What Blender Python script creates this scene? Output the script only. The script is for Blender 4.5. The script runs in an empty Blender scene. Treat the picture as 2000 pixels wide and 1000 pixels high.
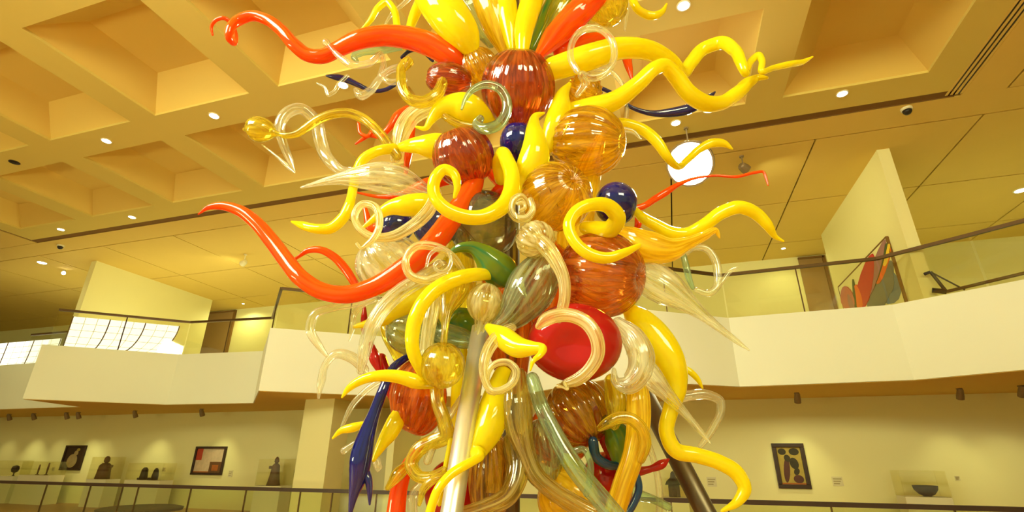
import bpy, bmesh, math, random
from mathutils import Vector, Matrix
random.seed(7)
S = bpy.context.scene
COL = S.collection

# ------------------------------------------------------------------ camera
FPX, YAW, PITCH, ROLL = 974.26, .296774, .383083, .005116
_cy, _sy = math.cos(YAW), math.sin(YAW)
CF = Vector((-_sy*math.cos(PITCH), _cy*math.cos(PITCH), math.sin(PITCH)))
_r = Vector((_cy, _sy, 0)); _u = _r.cross(CF)
CR = _r*math.cos(ROLL)+_u*math.sin(ROLL); CU = -_r*math.sin(ROLL)+_u*math.cos(ROLL)
CP = Vector((0, 0, 1.6))
cam = bpy.data.cameras.new('camera'); cam.sensor_width = 36; cam.lens = FPX*36/2000
cam.clip_start = .05; cam.clip_end = 200
co = bpy.data.objects.new('camera', cam); COL.objects.link(co)
m = Matrix((CR, CU, -CF)).transposed().to_4x4(); m.translation = CP
co.matrix_world = m; S.camera = co

# ------------------------------------------------------------------ world, lights, exposure
W = bpy.data.worlds.new('world'); S.world = W; W.use_nodes = True
bg = W.node_tree.nodes['Background']
bg.inputs[0].default_value = (1.0, .90, .40, 1); bg.inputs[1].default_value = .55
S.view_settings.view_transform = 'Standard'; S.view_settings.look = 'None'
S.view_settings.exposure = .15; S.view_settings.gamma = 1
try: S.view_settings.use_curve_mapping = False
except Exception: pass
S.cycles.transparent_max_bounces = 16
S.cycles.max_bounces = 5; S.cycles.diffuse_bounces = 3; S.cycles.glossy_bounces = 3; S.cycles.transmission_bounces = 4
S.cycles.adaptive_threshold = .04
S.cycles.use_denoising = True; S.cycles.use_light_tree = False
S.cycles.sample_clamp_indirect = 6
WARM = (1.0, 1.0, .54)

def light(name, kind, loc, target, energy, color=WARM, parent=None, **kw):
    l = bpy.data.lights.new(name, kind); l.energy = energy; l.color = color
    for k, v in kw.items(): setattr(l, k, v)
    o = bpy.data.objects.new(name, l); COL.objects.link(o); o.location = loc
    d = Vector(target)-Vector(loc)
    o.rotation_euler = d.to_track_quat('-Z', 'Y').to_euler()
    return o
# window mirrored in the orbs, plus unseen fill lights added behind the camera
light('hall_window_light', 'AREA', (-5.2, -2.8, 6.5), (-1.2, 3.6, 3.2), 800, (1.0, 1.0, .76), shape='RECTANGLE', size=4.2, size_y=2.6)
light('hall_flood_light', 'AREA', (4.8, -4.5, 6.6), (-.5, 6.0, 3.0), 490, WARM, shape='RECTANGLE', size=4.0, size_y=2.0)
light('hall_uplight', 'AREA', (-12.0, -4.5, 1.2), (-10.5, 6.0, 7.0), 380, WARM, shape='RECTANGLE', size=6.0, size_y=1.0)
# unseen fill lights added behind the fascia to brighten the gallery ceiling
light('gallery_uplight', 'AREA', (-15.5, 12.8, 4.56), (-15.5, 12.81, 8), 150, WARM, shape='RECTANGLE', size=15.0, size_y=.6)
light('gallery_uplight', 'AREA', (6.0, 14.6, 4.56), (6.0, 14.61, 8), 30, WARM, shape='RECTANGLE', size=9.0, size_y=.6)
light('gallery_uplight', 'AREA', (-5.0, 14.6, 4.56), (-5.0, 14.61, 8), 60, WARM, shape='RECTANGLE', size=9.0, size_y=.6)

# ------------------------------------------------------------------ helpers
def ray(x, y): return CF+CR*((x-1000)/FPX)-CU*((y-500)/FPX)
def zp(x, y, z): d = ray(x, y); return CP+d*((z-1.6)/d.z)
def yp(x, y, Y): d = ray(x, y); return CP+d*(Y/d.y)
def xp(x, y, X): d = ray(x, y); return CP+d*(X/d.x)

def tag(o, label=None, cat=None, group=None, kind=None):
    if label: o['label'] = label
    if cat: o['category'] = cat
    if group: o['group'] = group
    if kind: o['kind'] = kind
    return o
def empty(name, loc, rz=0):
    o = bpy.data.objects.new(name, None); COL.objects.link(o); o.location = loc; o.rotation_euler = (0, 0, rz)
    o.empty_display_size = .1
    return o
class MB:
    def __init__(s): s.v = []; s.f = []; s.uv = []; s.smooth = False
    def box(s, x0, x1, y0, y1, z0, z1):
        n = len(s.v)
        s.v += [(x0,y0,z0),(x1,y0,z0),(x1,y1,z0),(x0,y1,z0),(x0,y0,z1),(x1,y0,z1),(x1,y1,z1),(x0,y1,z1)]
        s.f += [tuple(n+i for i in q) for q in ((3,2,1,0),(4,5,6,7),(0,1,5,4),(1,2,6,5),(2,3,7,6),(3,0,4,7))]
        return s
    def prism(s, poly, z0, z1):
        n = len(s.v); k = len(poly)
        s.v += [(p[0],p[1],z0) for p in poly]+[(p[0],p[1],z1) for p in poly]
        s.f += [tuple(n+k-1-i for i in range(k)), tuple(n+k+i for i in range(k))]
        s.f += [(n+i, n+(i+1)%k, n+k+(i+1)%k, n+k+i) for i in range(k)]
        return s
    def quadprism(s, a, b, c, d, t):
        """slab: four corners plus thickness vector t"""
        n = len(s.v); t = Vector(t)
        for p in (a,b,c,d): s.v.append(tuple(p))
        for p in (a,b,c,d): s.v.append(tuple(Vector(p)+t))
        s.f += [tuple(n+i for i in q) for q in ((0,1,2,3),(7,6,5,4),(0,4,5,1),(1,5,6,2),(2,6,7,3),(3,7,4,0))]
        return s
    def lathe(s, prof, c=(0,0,0), k=20, axis=None):
        n = len(s.v); c = Vector(c)
        M = Matrix.Identity(3)
        if axis is not None: M = Vector(axis).to_track_quat('Z', 'Y').to_matrix()
        for (r, z) in prof:
            for i in range(k):
                a = 2*math.pi*i/k
                s.v.append(tuple(c+M @ Vector((r*math.cos(a), r*math.sin(a), z))))
        for j in range(len(prof)-1):
            for i in range(k):
                s.f.append((n+j*k+i, n+j*k+(i+1)%k, n+(j+1)*k+(i+1)%k, n+(j+1)*k+i))
        s.f.append(tuple(n+k-1-i for i in range(k)))
        q = n+(len(prof)-1)*k
        s.f.append(tuple(q+i for i in range(k)))
        return s
    def bar(s, a, b, r, k=10):
        a = Vector(a); b = Vector(b)
        return s.lathe([(r,0),(r,(b-a).length)], a, k, b-a)
    def build(s, name, mat, parent=None, smooth=False, origin=None, bevel=0):
        me = bpy.data.meshes.new(name)
        o3 = Vector(origin) if origin is not None else Vector((0,0,0))
        me.from_pydata([tuple(Vector(p)-o3) for p in s.v], [], s.f)
        if s.uv:
            l = me.uv_layers.new(name='UVMap')
            i = 0
            for f, uvs in zip(s.f, s.uv):
                for t in uvs: l.data[i].uv = t; i += 1
        me.materials.append(mat)
        if smooth:
            for p in me.polygons: p.use_smooth = True
        o = bpy.data.objects.new(name, me); COL.objects.link(o)
        o.location = o3
        if parent: o.parent = parent
        if bevel:
            b = o.modifiers.new('bevel', 'BEVEL'); b.width = bevel; b.segments = 2; b.limit_method = 'ANGLE'
        return o

# ------------------------------------------------------------------ materials
MATS = {}
def nt(name):
    mt = bpy.data.materials.new(name); mt.use_nodes = True
    t = mt.node_tree; t.nodes.clear()
    out = t.nodes.new('ShaderNodeOutputMaterial')
    return mt, t, out
def N(t, typ, **kw):
    n = t.nodes.new('ShaderNode'+typ)
    for k, v in kw.items(): setattr(n, k, v)
    return n
def plain(name, col, rough=.6, metal=0, noise=.06, scale=3, spec=.4, bump=0):
    mt, t, out = nt(name); L = t.links.new
    p = N(t, 'BsdfPrincipled'); tc = N(t, 'TexCoord'); nz = N(t, 'TexNoise'); nz.inputs['Scale'].default_value = scale
    nz.inputs['Detail'].default_value = 4
    L(tc.outputs['Object'], nz.inputs['Vector'])
    cr = N(t, 'ValToRGB'); cr.color_ramp.elements[0].color = (*[c*(1-noise) for c in col], 1)
    cr.color_ramp.elements[1].color = (*[min(1, c*(1+noise)) for c in col], 1)
    L(nz.outputs['Fac'], cr.inputs['Fac']); L(cr.outputs['Color'], p.inputs['Base Color'])
    p.inputs['Roughness'].default_value = rough; p.inputs['Metallic'].default_value = metal
    p.inputs['Specular IOR Level'].default_value = spec
    if bump:
        b = N(t, 'Bump'); b.inputs['Strength'].default_value = bump; b.inputs['Distance'].default_value = .01
        L(nz.outputs['Fac'], b.inputs['Height']); L(b.outputs['Normal'], p.inputs['Normal'])
    L(p.outputs[0], out.inputs[0]); MATS[name] = mt
    return mt
def emit(name, col, s):
    mt, t, out = nt(name); e = N(t, 'Emission'); e.inputs[0].default_value = (*col, 1); e.inputs[1].default_value = s
    t.links.new(e.outputs[0], out.inputs[0]); MATS[name] = mt
    return mt
def pane_mat(name, tint, refl=.08, rough=.02):
    mt, t, out = nt(name); L = t.links.new
    tr = N(t, 'BsdfTransparent'); tr.inputs[0].default_value = (*tint, 1)
    g = N(t, 'BsdfGlossy'); g.inputs['Roughness'].default_value = rough; g.inputs[0].default_value = (.9, .9, .9, 1)
    mx = N(t, 'MixShader'); mx.inputs[0].default_value = refl
    L(tr.outputs[0], mx.inputs[1]); L(g.outputs[0], mx.inputs[2]); L(mx.outputs[0], out.inputs[0]); MATS[name] = mt
    return mt
def blown(name, col, tint=None, body=.9, streak=0.0, nstreak=9, trans=.35, twist=0.0, col2=None, gloss=1.45, rough=.05, rim=0.0, bump=0.0):
    """blown glass wall: coloured scattering body + clear tinted glass, shiny surface; streaks run along the cane."""
    mt, t, out = nt(name); L = t.links.new
    uv = N(t, 'UVMap'); sep = N(t, 'SeparateXYZ'); L(uv.outputs[0], sep.inputs[0])
    tc = N(t, 'TexCoord'); nz = N(t, 'TexNoise'); nz.inputs['Scale'].default_value = 9; L(tc.outputs['Object'], nz.inputs['Vector'])
    a = N(t, 'Math', operation='MULTIPLY_ADD'); a.inputs[1].default_value = 2*math.pi; L(sep.outputs[0], a.inputs[0])
    b = N(t, 'Math', operation='MULTIPLY'); b.inputs[1].default_value = 2*math.pi*twist; L(sep.outputs[1], b.inputs[0]); L(b.outputs[0], a.inputs[2])
    cs = N(t, 'Math', operation='COSINE'); L(a.outputs[0], cs.inputs[0]); sn = N(t, 'Math', operation='SINE'); L(a.outputs[0], sn.inputs[0])
    cx = N(t, 'CombineXYZ'); L(cs.outputs[0], cx.inputs[0]); L(sn.outputs[0], cx.inputs[1])
    vz = N(t, 'Math', operation='MULTIPLY'); vz.inputs[1].default_value = 9.0/nstreak; L(sep.outputs[1], vz.inputs[0]); L(vz.outputs[0], cx.inputs[2])
    oi = N(t, 'ObjectInfo'); va = N(t, 'VectorMath', operation='ADD'); L(cx.outputs[0], va.inputs[0])
    cz = N(t, 'CombineXYZ'); om = N(t, 'Math', operation='MULTIPLY'); om.inputs[1].default_value = 20; L(oi.outputs['Random'], om.inputs[0]); L(om.outputs[0], cz.inputs[2]); L(cz.outputs[0], va.inputs[1])
    sk = N(t, 'TexNoise'); sk.inputs['Scale'].default_value = nstreak*.42; sk.inputs['Detail'].default_value = 2.5; L(va.outputs[0], sk.inputs['Vector'])
    s = N(t, 'MapRange'); s.inputs[1].default_value = .36; s.inputs[2].default_value = .64; s.inputs[3].default_value = -1; s.inputs[4].default_value = 1; L(sk.outputs['Fac'], s.inputs[0])
    k = N(t, 'MapRange'); k.inputs[1].default_value = -1; k.inputs[2].default_value = 1
    k.inputs[3].default_value = max(0, body-streak); k.inputs[4].default_value = min(1, body+streak); L(s.outputs[0], k.inputs[0])
    mixc = N(t, 'MixRGB'); mixc.inputs[1].default_value = (*(col2 or col), 1); mixc.inputs[2].default_value = (*col, 1)
    half = N(t, 'MapRange'); half.inputs[1].default_value = -1; half.inputs[2].default_value = 1; L(s.outputs[0], half.inputs[0]); L(half.outputs[0], mixc.inputs[0])
    di = N(t, 'BsdfDiffuse'); L(mixc.outputs[0], di.inputs[0])
    tl = N(t, 'BsdfTranslucent'); L(mixc.outputs[0], tl.inputs[0])
    bd = N(t, 'MixShader'); bd.inputs[0].default_value = trans; L(di.outputs[0], bd.inputs[1]); L(tl.outputs[0], bd.inputs[2])
    tr = N(t, 'BsdfTransparent')
    lw = N(t, 'LayerWeight'); lw.inputs[0].default_value = .35
    tm = N(t, 'MixRGB'); tn = tint or col; tm.inputs[1].default_value = (*tn, 1); tm.inputs[2].default_value = (*[x*(1-rim) for x in tn], 1)
    L(lw.outputs['Facing'], tm.inputs[0]); L(tm.outputs[0], tr.inputs[0])
    m1 = N(t, 'MixShader'); L(k.outputs[0], m1.inputs[0]); L(tr.outputs[0], m1.inputs[1]); L(bd.outputs[0], m1.inputs[2])
    g = N(t, 'BsdfGlossy'); g.inputs['Roughness'].default_value = rough; g.inputs[0].default_value = (1, 1, 1, 1)
    fr = N(t, 'Fresnel'); fr.inputs[0].default_value = gloss
    if bump:
        bp = N(t, 'Bump'); bp.inputs['Strength'].default_value = bump; bp.inputs['Distance'].default_value = .01
        L(sk.outputs['Fac'], bp.inputs['Height']); L(bp.outputs[0], g.inputs['Normal']); L(bp.outputs[0], fr.inputs['Normal'])
    geo = N(t, 'NewGeometry')   # inner faces of the shell shine less than the outer skin
    q = N(t, 'Math', operation='MULTIPLY_ADD'); q.inputs[1].default_value = -.7; q.inputs[2].default_value = 1; L(geo.outputs['Backfacing'], q.inputs[0])
    fq = N(t, 'Math', operation='MULTIPLY'); L(fr.outputs[0], fq.inputs[0]); L(q.outputs[0], fq.inputs[1])
    m2 = N(t, 'MixShader'); L(fq.outputs[0], m2.inputs[0]); L(m1.outputs[0], m2.inputs[1]); L(g.outputs[0], m2.inputs[2])
    L(m2.outputs[0], out.inputs[0]); MATS[name] = mt
    return mt
blown('yellow', (1.0, .90, .012), body=1.0, trans=.48, col2=(1.0, .82, .006), nstreak=3)
blown('yellow_streak', (1.0, .80, .05), tint=(1, .85, .2), body=.72, streak=.25, nstreak=9, col2=(.97, .62, .01), trans=.5)
blown('orange', (.95, .085, .004), tint=(1, .25, .02), body=.92, streak=.08, nstreak=6, col2=(.98, .17, .006), trans=.42)
blown('red', (.52, .010, .010), body=.97, trans=.25, gloss=1.5, nstreak=3)
blown('cobalt', (.004, .009, .18), tint=(.02, .05, .5), body=.7, streak=.25, nstreak=5, trans=.2, gloss=1.7, rough=.03, bump=.15)
blown('teal_blue', (.01, .07, .22), tint=(.05, .2, .5), body=.75, streak=.2, trans=.2, gloss=1.6)
blown('clear', (1.0, 1.0, .74), tint=(1.0, .985, .88), body=.16, streak=.18, nstreak=5, rim=.22, gloss=1.6, trans=.6)
blown('clear_ribbed', (1.0, 1.0, .74), tint=(.99, .98, .85), body=.30, streak=.30, nstreak=9, rim=.3, gloss=1.8, bump=1.2, trans=.6)
blown('gold_cane', (1.0, .98, .62), tint=(.99, .94, .58), body=.44, streak=.34, nstreak=9, rim=.3, col2=(.98, .84, .34), gloss=1.6, trans=.55, bump=.2)
blown('gold_clear', (.92, .76, .06), tint=(.97, .88, .22), body=.30, streak=.28, nstreak=8, rim=.45, gloss=1.6, trans=.6, bump=.2)
blown('amber', (.95, .60, .02), tint=(.97, .78, .15), body=.34, streak=.36, nstreak=16, rim=.5, col2=(.80, .38, .01), gloss=1.7, trans=.6, bump=.55)
blown('copper', (.62, .13, .02), tint=(.82, .30, .09), body=.40, streak=.38, nstreak=18, rim=.6, col2=(.34, .03, .01), gloss=1.75, trans=.5, bump=.6)
blown('copper_light', (.82, .26, .03), tint=(.93, .50, .15), body=.38, streak=.36, nstreak=18, rim=.5, col2=(.40, .05, .012), gloss=1.8, trans=.55, bump=.8)
blown('copper_orange', (.80, .20, .015), tint=(.93, .45, .09), body=.45, streak=.35, nstreak=12, rim=.5, col2=(.6, .09, .01), gloss=1.6, trans=.55, bump=.3)
blown('brown_gold', (.62, .36, .03), tint=(.85, .64, .17), body=.38, streak=.38, nstreak=14, rim=.6, col2=(.30, .10, .01), gloss=1.65, trans=.55, bump=.4)
blown('olive_gold', (.72, .60, .20), tint=(.90, .82, .36), body=.34, streak=.3, nstreak=9, rim=.5, col2=(.5, .36, .08), gloss=1.65, trans=.55, bump=.25)
blown('smoky', (.15, .15, .09), tint=(.66, .64, .48), body=.32, streak=.25, nstreak=5, rim=.6, gloss=1.65)
blown('smoke_green', (.52, .58, .32), tint=(.76, .82, .58), body=.28, streak=.28, nstreak=12, rim=.6, gloss=1.65, bump=.3)
blown('green', (.04, .22, .07), tint=(.15, .42, .14), body=.8, streak=.2, nstreak=4, col2=(.34, .46, .015), gloss=1.6)
blown('teal_clear', (.58, .74, .48), tint=(.78, .92, .76), body=.22, streak=.2, nstreak=6, rim=.55, gloss=1.65, trans=.6)
plain('door_brown', (.34, .20, .06), .6, 0, .08, 3)
plain('bench_dark', (.10, .09, .06), .6, 0, .1, 6)
plain('steel', (.92, .92, .86), .30, .85, .04, 6)
plain('dark_steel', (.16, .13, .09), .4, .9, .1, 5)  # same steel with the shadow on it put into the colour
plain('wall_paint', (.87, .80, .37), .85, 0, .015, 1.5, .2)
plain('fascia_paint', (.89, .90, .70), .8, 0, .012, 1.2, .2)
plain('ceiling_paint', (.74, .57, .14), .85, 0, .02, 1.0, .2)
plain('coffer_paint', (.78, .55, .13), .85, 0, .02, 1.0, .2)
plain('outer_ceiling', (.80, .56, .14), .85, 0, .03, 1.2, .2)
plain('groove_dark', (.07, .035, .01), .8, 0, .1, 4, .2)
plain('slot_brown', (.22, .11, .025), .8, 0, .1, 4, .2)
plain('rail_bronze', (.12, .065, .02), .45, .6, .1, 8)
plain('frame_dark', (.045, .02, .008), .4, 0, .15, 12)
plain('floor_wood', (.52, .25, .06), .35, 0, .2, 4)
plain('pedestal_paint', (.86, .80, .50), .7, 0, .015, 2)
plain('artifact_brown', (.16, .08, .03), .6, 0, .3, 18)
plain('artifact_dark', (.05, .028, .012), .55, 0, .3, 18)
plain('fixture_grey', (.30, .22, .11), .5, .3, .1, 10)
plain('black', (.02, .014, .008), .4, 0, .1, 8)
plain('white_trim', (.85, .78, .5), .5, 0, .02, 5)
plain('placard', (.74, .66, .36), .7, 0, .03, 8)
plain('ink', (.42, .34, .14), .8, 0, .05, 8)
pane_mat('rail_glass', (.86, .90, .70), .09, .04)
pane_mat('upper_glass', (.95, .95, .86), .05, .03)
pane_mat('acrylic', (.975, .965, .89), .05, .04)
emit('lamp_white', (1.0, .96, .78), 24)
emit('flood_lens', (1.0, .95, .78), 60)
emit('window_glow', (1.0, .98, .78), 1.5)  # emissive colour of the reflected skylight

# ------------------------------------------------------------------ the hall: ceiling
ZC = 8.0
X0, PX, WX = -18.46, 3.02, 2.36
Y0, PY, WY = -5.53, 3.02, 2.33
NX, NY = 8, 5
SX0, SX1, SY1 = -19.09, 5.68, 9.58         # line of the air slot around the coffered field
ceil = MB()
xs = [SX0]; 
for i in range(NX): xs += [X0+i*PX, X0+i*PX+WX]
xs.append(SX1-.06)
ys = [-6.5]
for j in range(NY): ys += [Y0+j*PY, Y0+j*PY+WY]
ys.append(SY1-.02)
for a in range(len(xs)-1):
    for b in range(len(ys)-1):
        if a % 2 == 1 and b % 2 == 1: continue
        ceil.box(xs[a], xs[a+1], ys[b], ys[b+1], ZC, ZC+.05)
ceiling = tag(ceil.build('ceiling', MATS['ceiling_paint']), kind='structure')
# one coffer: short lip, then slanted sides to a raised panel
def coffer_mesh():
    s = MB(); d1, d2, ins = .05, .52, .52
    r = [(0,0),(WX,0),(WX,WY),(0,WY)]
    q = [(ins,ins),(WX-ins,ins),(WX-ins,WY-ins),(ins,WY-ins)]
    i2 = .05
    q1 = [(i2,i2),(WX-i2,i2),(WX-i2,WY-i2),(i2,WY-i2)]
    lv = [[(p[0],p[1],.05) for p in r], [(p[0],p[1],d2) for p in q]]
    for l in lv: s.v += l
    for i in range(4):
        s.f.append((i, 4+i, 4+(i+1)%4, (i+1)%4))
    s.f.append((4,7,6,5))
    return s
cm = coffer_mesh().build('coffer', MATS['coffer_paint'], ceiling)
first = True
for i in range(NX):
    for j in range(NY):
        o = cm if first else cm.copy()
        if not first: COL.objects.link(o)
        first = False
        o.parent = ceiling; o.location = (X0+i*PX, Y0+j*PY, ZC)
# outer flat ceiling in panels with open joints, a dark void behind them
ov = MB(); ov.box(-40, 16, -6.5, 22, ZC+.75, ZC+.8)
ov.box(SX0, SX1, SY1, SY1+.5, ZC+.35, ZC+.4)
tag(ov.build('ceiling_void', MATS['groove_dark']), kind='structure')
xg = [3.62+3.0*k for k in range(-15, 5)]
yg = [10.57, 13.55, 16.53, 21.0]
pm = {}
G = .018
def panel(x0, x1, y0, y1):
    key = (round(x1-x0, 2), round(y1-y0, 2))
    if key not in pm:
        o = MB().box(0, x1-x0, 0, y1-y0, 0, .05).build('ceiling_panel', MATS['outer_ceiling'], ceiling); pm[key] = o
    else:
        o = pm[key].copy(); COL.objects.link(o); o.parent = ceiling
    o.location = (x0, y0, ZC)
for a in range(len(xg)-1):
    for b in range(3):
        panel(xg[a]+G, xg[a+1]-G, yg[b]+G, yg[b+1]-G)
panel(-40, 15.6, SY1+.2, 10.57-G)
for b in range(-5, 10, 3):
    panel(SX1+.22, xg[-3]-G if False else 6.62-G, b, b+3 if b < 7 else SY1+.2)
    for xa in (6.62, 9.62, 12.62): panel(xa+G, xa+3-G, b+G, min(b+3, SY1+.2)-G)
for b in range(-5, 10, 3):
    for xa in (-25.2, -22.2): panel(xa+G, xa+3-G, b+G, min(b+3, SY1+.2)-G)
# air slot: a recessed brown channel at the far side, a bladed diffuser on the right
ch = MB(); ch.box(SX0-.1, SX1+.1, SY1-.02, SY1, ZC, ZC+.3); ch.box(SX0-.1, SX1+.1, SY1+.18, SY1+.2, ZC, ZC+.3); ch.box(SX0-.1, SX1+.1, SY1, SY1+.18, ZC+.012, ZC+.03)
tag(ch.build('trim_1', MATS['slot_brown']), kind='structure')
ch = MB()
ch.box(SX0-.05, SX0, -6.5, SY1, ZC-.002, ZC+.3)
tag(ch.build('trim_2', MATS['slot_brown']), kind='structure')
df = empty('slot_diffuser', (SX1+.08, 4, ZC)); tag(df, 'long black slotted air diffuser along the right edge of the coffered ceiling', 'air vent')
MB().box(-.15, .14, -10.5, SY1-4+.15, .012, .03).build('backing', MATS['black'], df)
for k in range(4):
    MB().box(-.145+.08*k, -.105+.08*k, -10.5, SY1-4+.12, -.003, .011).build('slat', MATS['outer_ceiling'], df)

# ------------------------------------------------------------------ upper gallery and lower wall
SB = .88
def sb(p): return (p[0]*SB, p[1]*SB)
ZB, ZT, ZR = 1.6+1.6*SB, 1.6+3.3*SB, 1.6+4.5*SB
edge = [sb(p) for p in ((-36, 13.6), (-24.4, 13.27), (-20.2, 13.3), (-19.17, 10.89), (-16.36, 13.43), (-13.02, 13.73), (-10.39, 11.06), (-7.2, 13.4), (-3.9, 13.6), (-1.3, 11.35), (1.66, 13.38), (5.15, 13.15), (6.57, 12.12), (10.5, 9.2))]
floor = tag(MB().box(-40, 16, -6.5, 22, -.1, 0).build('floor', MATS['floor_wood']), kind='structure')
YW = 14.35
tag(MB().box(-40, 16, YW, YW+.2, 0, ZB+.05).build('wall_lower_back', MATS['wall_paint']), kind='structure')
# gallery slab with its folded fascia
poly = edge+[(16, 8.0), (16, 22), (-40, 22), (-40, 12)]
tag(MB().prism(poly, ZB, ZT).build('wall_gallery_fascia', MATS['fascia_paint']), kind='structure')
tag(MB().prism([(p[0], p[1]+.03) for p in edge]+[(15.9, 8.1), (15.9, YW), (-39.9, YW), (-39.9, 12.1)], ZB-.012, ZB-.002).build('ceiling_soffit', MATS['outer_ceiling']), kind='structure')  # thin sheet with the floor's orange bounce put into its colour
YB = 18.0
tag(MB().box(-40, 16, YB, YB+.2, ZT, ZC).build('wall_upper_back', MATS['wall_paint']), kind='structure')
tag(MB().box(5.02, 5.26, 11.4, 16.2, ZT, ZC).build('wall_upper_right', MATS['wall_paint']), kind='structure')
tag(MB().box(-19.2, -18.95, 11.5, 16.5, ZT, ZC).build('wall_upper_left', MATS['wall_paint']), kind='structure')
tag(MB().box(-40, -39.8, -6.5, 22, 0, ZC).build('wall_left', MATS['wall_paint']), kind='structure')
tag(MB().box(15.8, 16, -6.5, 22, 0, ZC).build('wall_right', MATS['wall_paint']), kind='structure')
# brown panels painting the dim wall seen through the gallery openings
for i_, (pa_, pb_) in enumerate(((398, 472), (1588, 1622))):
    xa_, xb_ = yp(pa_, 640, YB).x, yp(pb_, 560, YB).x
    dr = MB().box(xa_, xb_, YB-.05, YB-.002, ZT, ZC-.12).build('door_%d' % (i_+1), MATS['door_brown']); tag(dr, kind='structure')
    s = MB(); s.box(xb_-.06, xb_+.04, YB-.09, YB, ZT, ZC-.05); s.box(xa_, xb_, YB-.09, YB, ZC-.12, ZC-.05); s.build('door_frame', MATS['slot_brown'], dr)
# pier under the gallery prow
tag(MB().box(-9.25, -8.35, 11.55, 12.3, 0, ZB).build('wall_pier', MATS['wall_paint']), kind='structure')
tag(MB().box(-7.4, -7.2, 12.8, YW, 0, ZB).build('wall_return', MATS['wall_paint']), kind='structure')

# upper handrail on glass
def rail_run(name, pts, zr, zb, label, rr=.04, gmat='upper_glass', gap=.02, postlist=None, maxlen=1.7):
    o = empty(name, (pts[0][0], pts[0][1], zb)); tag(o, label, 'railing')
    org = Vector(o.location)
    for a, b in zip(pts[:-1], pts[1:]):
        A = Vector((a[0], a[1], 0)); B = Vector((b[0], b[1], 0)); d = (B-A); Ln = d.length; d.normalize(); nn = Vector((-d.y, d.x, 0))*.012
        s = MB(); s.quadprism(A+Vector((0,0,zr-rr))-nn*3-org, B+Vector((0,0,zr-rr))-nn*3-org, B+Vector((0,0,zr-rr))+nn*3-org, A+Vector((0,0,zr-rr))+nn*3-org, (0,0,rr*1.6))
        s.build('handrail', MATS['rail_bronze'], o)
        n = max(1, round(Ln/maxlen))
        for k in range(n):
            p = A+d*(Ln*k/n+gap); q = A+d*(Ln*(k+1)/n-gap)
            s = MB(); s.quadprism(p-nn*.5+Vector((0,0,zb))-org, q-nn*.5+Vector((0,0,zb))-org, q-nn*.5+Vector((0,0,zr-rr))-org, p-nn*.5+Vector((0,0,zr-rr))-org, nn)
            s.build('glass_panel', MATS[gmat], o)
            if k:
                c = A+d*(Ln*k/n)
                MB().box(c.x-.012-org.x, c.x+.012-org.x, c.y-.012-org.y, c.y+.012-org.y, 0, zr-rr-zb).build('post', MATS['rail_bronze'], o)
    return o
inset = lambda p, k=.12: (p[0], p[1]+k)
rail_run('gallery_railing', [inset(p) for p in edge[1:3]], ZR, ZT, 'glass gallery railing with bronze handrail at the far left edge')
rail_run('gallery_railing', [inset(p) for p in edge[3:8]], ZR, ZT, 'folded glass gallery railing with bronze handrail above the left fascia')
rail_run('gallery_railing', [inset(p) for p in edge[9:13]]+[(8.6, 8.6)], ZR, ZT, 'glass gallery railing with bronze handrail above the right fascia')
# low rail with bracket just above the right end of the fascia
lr = empty('low_bracket_rail', (*edge[12], ZT)); tag(lr, 'thin dark rail on a black bracket at the right end of the gallery', 'railing')
lo = Vector(lr.location)
p1 = xp(1848, 570, 5.75); 
pa = Vector((edge[11][0]*.35+edge[12][0]*.65, edge[11][1]*.35+edge[12][1]*.65+.25, ZT+.10)); pb = Vector((edge[13][0], edge[13][1]+.3, ZT+.35))
MB().bar(pa-lo, pb-lo, .03).build('handrail', MATS['rail_bronze'], lr)
s = MB(); s.bar(pa-lo, pa-lo+Vector((-.15,.0,.42)), .03); s.bar(pa-lo+Vector((-.15,0,.42)), pa-lo+Vector((-.24,.06,.40)), .03)
s.build('bracket', MATS['black'], lr)
s = MB(); s.bar(pa-lo+Vector((-.2,.05,.06)), pa-lo, .05); s.bar(pa-lo+Vector((.25,-.1,-.02)), pa-lo+Vector((-.15,0,.42)), .015); s.build('bracket', MATS['black'], lr)

# glowing gridded panels standing in for a skylight reflected in the gallery glass
def reflected_skylight(name, A, B, zb, zt, curve, nx, nz, label_kind):
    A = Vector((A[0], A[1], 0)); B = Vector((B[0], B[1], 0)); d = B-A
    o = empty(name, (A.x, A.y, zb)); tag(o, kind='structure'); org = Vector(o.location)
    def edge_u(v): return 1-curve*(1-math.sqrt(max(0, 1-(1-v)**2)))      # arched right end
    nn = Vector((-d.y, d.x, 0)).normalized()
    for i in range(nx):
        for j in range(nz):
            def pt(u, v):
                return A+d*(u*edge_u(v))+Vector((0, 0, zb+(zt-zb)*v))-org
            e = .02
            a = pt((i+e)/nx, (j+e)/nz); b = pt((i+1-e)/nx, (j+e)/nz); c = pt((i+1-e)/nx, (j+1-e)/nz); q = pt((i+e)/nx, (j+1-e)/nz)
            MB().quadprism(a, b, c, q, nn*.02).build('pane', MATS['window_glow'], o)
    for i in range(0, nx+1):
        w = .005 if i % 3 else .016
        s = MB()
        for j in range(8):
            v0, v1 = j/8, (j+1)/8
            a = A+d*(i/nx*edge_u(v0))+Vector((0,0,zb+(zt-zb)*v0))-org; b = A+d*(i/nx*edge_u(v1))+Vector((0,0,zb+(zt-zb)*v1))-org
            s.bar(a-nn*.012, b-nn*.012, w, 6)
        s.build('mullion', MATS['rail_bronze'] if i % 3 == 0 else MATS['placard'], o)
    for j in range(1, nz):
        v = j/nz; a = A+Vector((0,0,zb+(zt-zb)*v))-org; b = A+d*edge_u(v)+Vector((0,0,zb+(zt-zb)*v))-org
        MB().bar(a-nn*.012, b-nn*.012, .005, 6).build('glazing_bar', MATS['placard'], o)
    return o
e3, e4 = Vector(edge[3]), Vector(edge[4]); dd = (e4-e3)
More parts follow.
